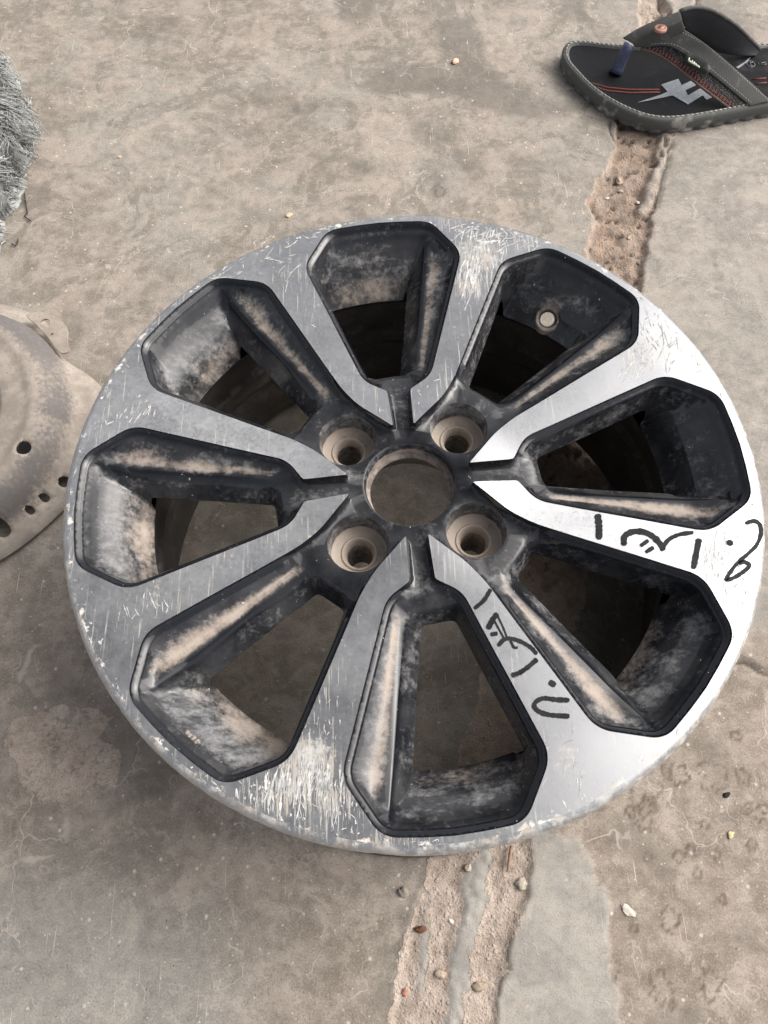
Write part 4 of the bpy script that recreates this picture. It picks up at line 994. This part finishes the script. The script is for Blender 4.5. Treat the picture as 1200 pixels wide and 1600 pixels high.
def band(name, rows, mat, parent, thick=.0025, nseg=28, bulge=0.0):
    """ruled sheet through rows of (px, py, height) polylines"""
    R_ = []
    for r_ in rows:
        P = UU(r_) - so_; d = np.r_[0, np.cumsum(np.linalg.norm(np.diff(P, axis=0), axis=1))]; d /= d[-1]
        s = np.linspace(0, 1, nseg)
        # smooth interpolation
        Q = np.stack([np.interp(s, d, P[:, k]) for k in range(3)], 1)
        for _ in range(6): Q[1:-1] = (Q[:-2] + 2 * Q[1:-1] + Q[2:]) / 4
        R_.append(Q)
    K = []
    for a, b_ in zip(R_[:-1], R_[1:]):
        for t in np.linspace(0, 1, 5)[:-1]: K.append(a * (1 - t) + b_ * t + np.array([0, 0, bulge]) * math.sin(t * math.pi))
    K.append(R_[-1]); K = np.array(K); m_ = len(K)
    F_ = [(j * nseg + i, j * nseg + i + 1, (j + 1) * nseg + i + 1, (j + 1) * nseg + i) for j in range(m_ - 1) for i in range(nseg - 1)]
    P3 = K.reshape(-1, 3); 
    o = mesh(name, P3, F_, mat, parent, True)
    md = o.modifiers.new('thick', 'SOLIDIFY'); md.thickness = thick; md.offset = 0
    md2 = o.modifiers.new('soft', 'BEVEL'); md2.width = .0007; md2.segments = 2; md2.limit_method = 'ANGLE'
    return o, R_
tg, tR = band('toe_strap', [[(974, 60, .045), (985, 53, .050), (1000, 44, .056), (1030, 31, .066), (1062, 19, .074)], [(988, 68, .047), (1000, 58, .053), (1022, 50, .061), (1066, 34, .072)], [(992, 72, .043), (1006, 74, .043), (1036, 63, .053), (1070, 48, .064)]], M_STRAP, sandal, .003, 24, .0006)
TE = [(1070, 47, .064), (1098, 65, .061), (1130, 91, .051), (1165, 122, .036), (1204, 158, .020)]
ME = [(1004, 75, .043), (1045, 69, .052), (1085, 95, .048), (1125, 127, .035), (1172, 166, .018)]
LE = [(1001, 76, .042), (1025, 82, .042), (1062, 108, .039), (1097, 137, .030), (1140, 169, .017)]
ns, nR = band('side_strap', [TE, ME], M_STRAP, sandal, .0028, 30, .0005)
ks_, kR = band('knitted_panel', [[(p[0], p[1], p[2] - .001) for p in ME], LE], M_KNIT, sandal, .0022, 30, .0008)
fs, fR = band('far_strap', [[(1062, 19, .074), (1080, 11, .076), (1112, 16, .069), (1150, 40, .048), (1187, 78, .019)], [(1070, 47, .052), (1092, 62, .038), (1120, 82, .022), (1160, 88, .018), (1180, 88, .0165)]], M_LINE, sandal, .003, 28, -.001)
b = Bag(); b.add(*tube([tuple(p + np.array([0, 0, .001])) for p in fR[0]], .0022, 8)); b.obj('strap_edge', M_STRAP, fs)
b = Bag(); b.add(*tube([tuple(p + np.array([0, 0, -.006]) * 1.0 + (q - p) * .12) for p, q in zip(fR[0], fR[1])], .0008, 5)); b.A = {}; b.obj('lining_seam', M_LINE, fs)
lerp = lambda A_, B_, t: [a * (1 - t) + b_ * t for a, b_ in zip(A_, B_)]
for t in (.14, .88): dashes(lerp(nR[0], nR[1], t), .0022, .0012, .0004, 'strap_stitching', ns, M_THREAD, .0019)
for t in (.10, .90): dashes(lerp(tR[0], tR[2], t), .0022, .0012, .0004, 'strap_stitching', tg, M_THREAD, .0022)
dashes([tR[0][-4] * (1 - t) + tR[2][-4] * t for t in (.12, .3, .5, .7, .86)], .0022, .0012, .0004, 'strap_stitching', tg, M_THREAD, .0026)
for t, r_ in ((.70, .0010), (.80, .0011), (.90, .0010)):
    dashes(lerp(kR[0], kR[1], t)[2:], .0018, .0022, r_, 'red_knit_trim', ks_, M_RED, .0012)
b = Bag(); b.add(*tube([tuple(p) for p in kR[1]], .0016, 8)); b.A = {}; b.obj('panel_edge', mat_simple('brown_edge', (.14, .105, .085), .9), ks_)
b = Bag(); Pp_ = UU([(962, 115, .015), (966, 106, .020), (972, 92, .030), (979, 78, .039), (984, 70, .043)]) - so_; b.add(*tube([tuple(p) for p in Pp_], [.0075, .0066, .0062, .0062, .0068], 16)); b.A = {}; b.obj('toe_post', M_BLUE, sandal)
# copper coloured rivet and the little name tag
M_COP = mat_simple('copper', (.36, .19, .14), .5, 400, .3, .1, Metallic=.5)
c_ = U(1032, 45, .0665) - so_
Vv, Ff = lathe([(.0, .0024), (.0025, .0022), (.0042, .0012), (.0050, .0016), (.0060, .0012), (.0064, -.001)], 24); mesh('rivet', Vv * np.array([1.15, 1, 1]) + c_, Ff, M_COP, tg, True)
b = Bag(); b.add(*tube([tuple(c_ + np.array([x_, y_, .0026])) for x_, y_ in ((-.002, -.0015), (.0, .0015), (.0022, .0018))], .0006, 5)); b.A = {}; b.obj('rivet_mark', mat_simple('dark_copper', (.2, .07, .05), .5), tg)
tagP = UU([(1070, 88, .050), (1080, 88, .051), (1106, 106, .046), (1109, 113, .044), (1103, 118, .043), (1094, 114, .043), (1068, 96, .047)]) - so_
def tagshape(): 
    Q = bez_round(tagP, [.003] * 7, .0012, True); n_ = len(Q); top = Q + [0, 0, .0042]; ins_ = top * .9 + top.mean(0) * .1 + [0, 0, .0009]; bot = Q + [0, 0, .0005]
    Vv = list(bot) + list(top) + list(ins_); Ff = [(j * n_ + i, j * n_ + (i + 1) % n_, (j + 1) * n_ + (i + 1) % n_, (j + 1) * n_ + i) for j in range(2) for i in range(n_)] + [tuple(2 * n_ + i for i in range(n_))]
    return Vv, Ff
Vv, Ff = tagshape(); tg2 = mesh('name_tag', Vv, Ff, mat_simple('green_black_rubber', (.035, .04, .035), .6), ks_, True, sharp=50)
b = Bag()
def tl(px, py, k=.052): return tuple(U(px, py, k - (px - 1076) * .00022) - so_)
for P in ([(1077, 90), (1076, 95)], [(1076, 95), (1080, 97)], [(1082, 94), (1081, 98), (1084, 99), (1085, 95)], [(1086, 94), (1085, 101)], [(1088, 98), (1087, 102), (1090, 103)], [(1092, 99), (1090, 104), (1093, 105)], [(1095, 101), (1094, 105), (1097, 104), (1098, 102), (1095, 101)], [(1077, 96), (1086, 101), (1094, 105)]):
    b.add(*tube([tl(*p) for p in P], .0009, 5))
b.A = {}; b.obj('tag_lettering', mat_simple('cream_ink', (.72, .72, .6), .7), tg2)

# ------------------------------------------------------------------ pebbles, seeds and flakes
def blob_obj(name, px, py, size, col, label, cat, group=None, flat=.55, elong=1.3, h=0.0, rough_=.95, a=None):
    size *= .8
    bm = bmesh.new(); bmesh.ops.create_icosphere(bm, subdivisions=3, radius=1.0)
    a = rng.uniform(0, 3.1) if a is None else a; sd0 = rng.uniform(0, 50); ca, sa = math.cos(a), math.sin(a)
    for v in bm.verts:
        p = v.co; k = 1 + .75 * (float(fbm(np.array([p.x * 1.3 + p.z]), np.array([p.y * 1.3 - p.z * .6]), 1.0, 4, sd0)[0]) - .5) * 2
        x_, y_, z_ = p.x * k * elong, p.y * k, p.z * k * flat
        v.co = ((x_ * ca - y_ * sa) * size, (x_ * sa + y_ * ca) * size, (z_ + flat * .8) * size)
    me_ = bpy.data.meshes.new(name); bm.to_mesh(me_); bm.free(); me_.polygons.foreach_set('use_smooth', [True] * len(me_.polygons))
    me_.materials.append(mat_simple(name + '_surface', col, rough_, 600, .25, .4)); c = U(px, py, h)
    # drop onto the floor mesh
    ix = np.argmin(np.abs(gx - c[0])); iy = np.argmin(np.abs(gy - c[1])); zz = z.reshape(ny, nx)[iy, ix]
    c = U(px, py, zz)
    o_ = bpy.data.objects.new(name, me_); o_.location = (c[0], c[1], zz - size * flat * .12); link(o_); tag(o_, label, cat, group); return o_
blob_obj('seed', 451, 337, .0030, (.70, .50, .31), 'pale orange seed on bare concrete just above the wheel', 'seed', 'dropped seeds on the floor', .55, 1.35, a=.2)
blob_obj('seed', 711, 97, .0042, (.70, .46, .32), 'orange brown seed lying on the dark branching stain at the top', 'seed', 'dropped seeds on the floor', .55, 1.3, a=.5)
blob_obj('seed', 187, 246, .0020, (.58, .40, .28), 'tiny tan seed to the right of the grey fleece', 'seed', 'dropped seeds on the floor', .6, 1.3)
GP = 'small stones in the soil filled joint'
for px, py, s_, col, lab in ((813, 1381, .0042, (.42, .38, .31), 'smooth oval pebble in the sandy joint just below the wheel'),
    (749, 1540, .0042, (.36, .29, .22), 'rounded brown pebble in the right sand strip near the bottom'),
    (688, 1522, .0040, (.40, .32, .25), 'rough sandy stone in the left sand strip near the bottom'),
    (631, 1395, .0036, (.30, .27, .22), 'grey brown stone on dark concrete left of the joint, below the wheel'),
    (732, 1356, .0032, (.52, .44, .35), 'flat buff chip in the joint directly under the rim'),
    (967, 285, .0042, (.50, .38, .28), 'largest tan stone in the joint between sandal and wheel'),
    (996, 317, .0022, (.72, .68, .58), 'white grit stone in the middle of the upper joint'),
    (1011, 340, .0024, (.70, .66, .56), 'white grit stone at the right edge of the upper joint'),
    (948, 311, .0020, (.60, .53, .45), 'buff grain at the left edge of the upper joint'),
    (969, 300, .0026, (.38, .34, .28), 'grey brown stone just below the largest one in the upper joint'),
    (982, 372, .0022, (.46, .36, .28), 'tan crumb low in the upper joint near the wheel'),
    (997, 412, .0028, (.33, .27, .20), 'dark olive stone in the joint beside the wheel rim'),
    (705, 1440, .0016, (.75, .70, .60), 'tiny white grain in the left sand strip below the wheel')):
    blob_obj('pebble', px, py, s_, col, lab, 'pebble', GP)
blob_obj('grain', 1141, 1304, .0024, (.68, .58, .34), 'yellowish grain among pale tyre scratches at the lower right', 'grain')
blob_obj('paint_flake', 980, 1422, .0036, (.62, .56, .49), 'pale flake beside the cement patch at the lower right', 'flake', None, .25, 1.8, a=-.6)
blob_obj('bark_bit', 657, 1452, .0030, (.16, .07, .04), 'dark red brown bit of bark on the left lip of the joint', 'bark bit', None, .5, 1.6, a=.1)
blob_obj('brick_crumb', 632, 1550, .0030, (.42, .20, .14), 'reddish brick crumb at the left edge of the joint near the bottom', 'brick crumb', None, .5, 1.2)
blob_obj('charcoal_bit', 1135, 1242, .0022, (.02, .018, .016), 'black charcoal bit above the yellowish grain at the lower right', 'charcoal bit', None, .5, 1.5, a=.3)
tw = Bag(); tw.add(*tube([tuple(U(799, 1322, .0015)), tuple(U(797, 1336, .003)), tuple(U(793, 1362, .002))], [.0011, .0013, .0008], 7)); tw.A = {}
tag(tw.obj('twig', mat_simple('dry_twig', (.33, .22, .15), .9), None), 'thin dry twig lying along the joint below the rim', 'twig')
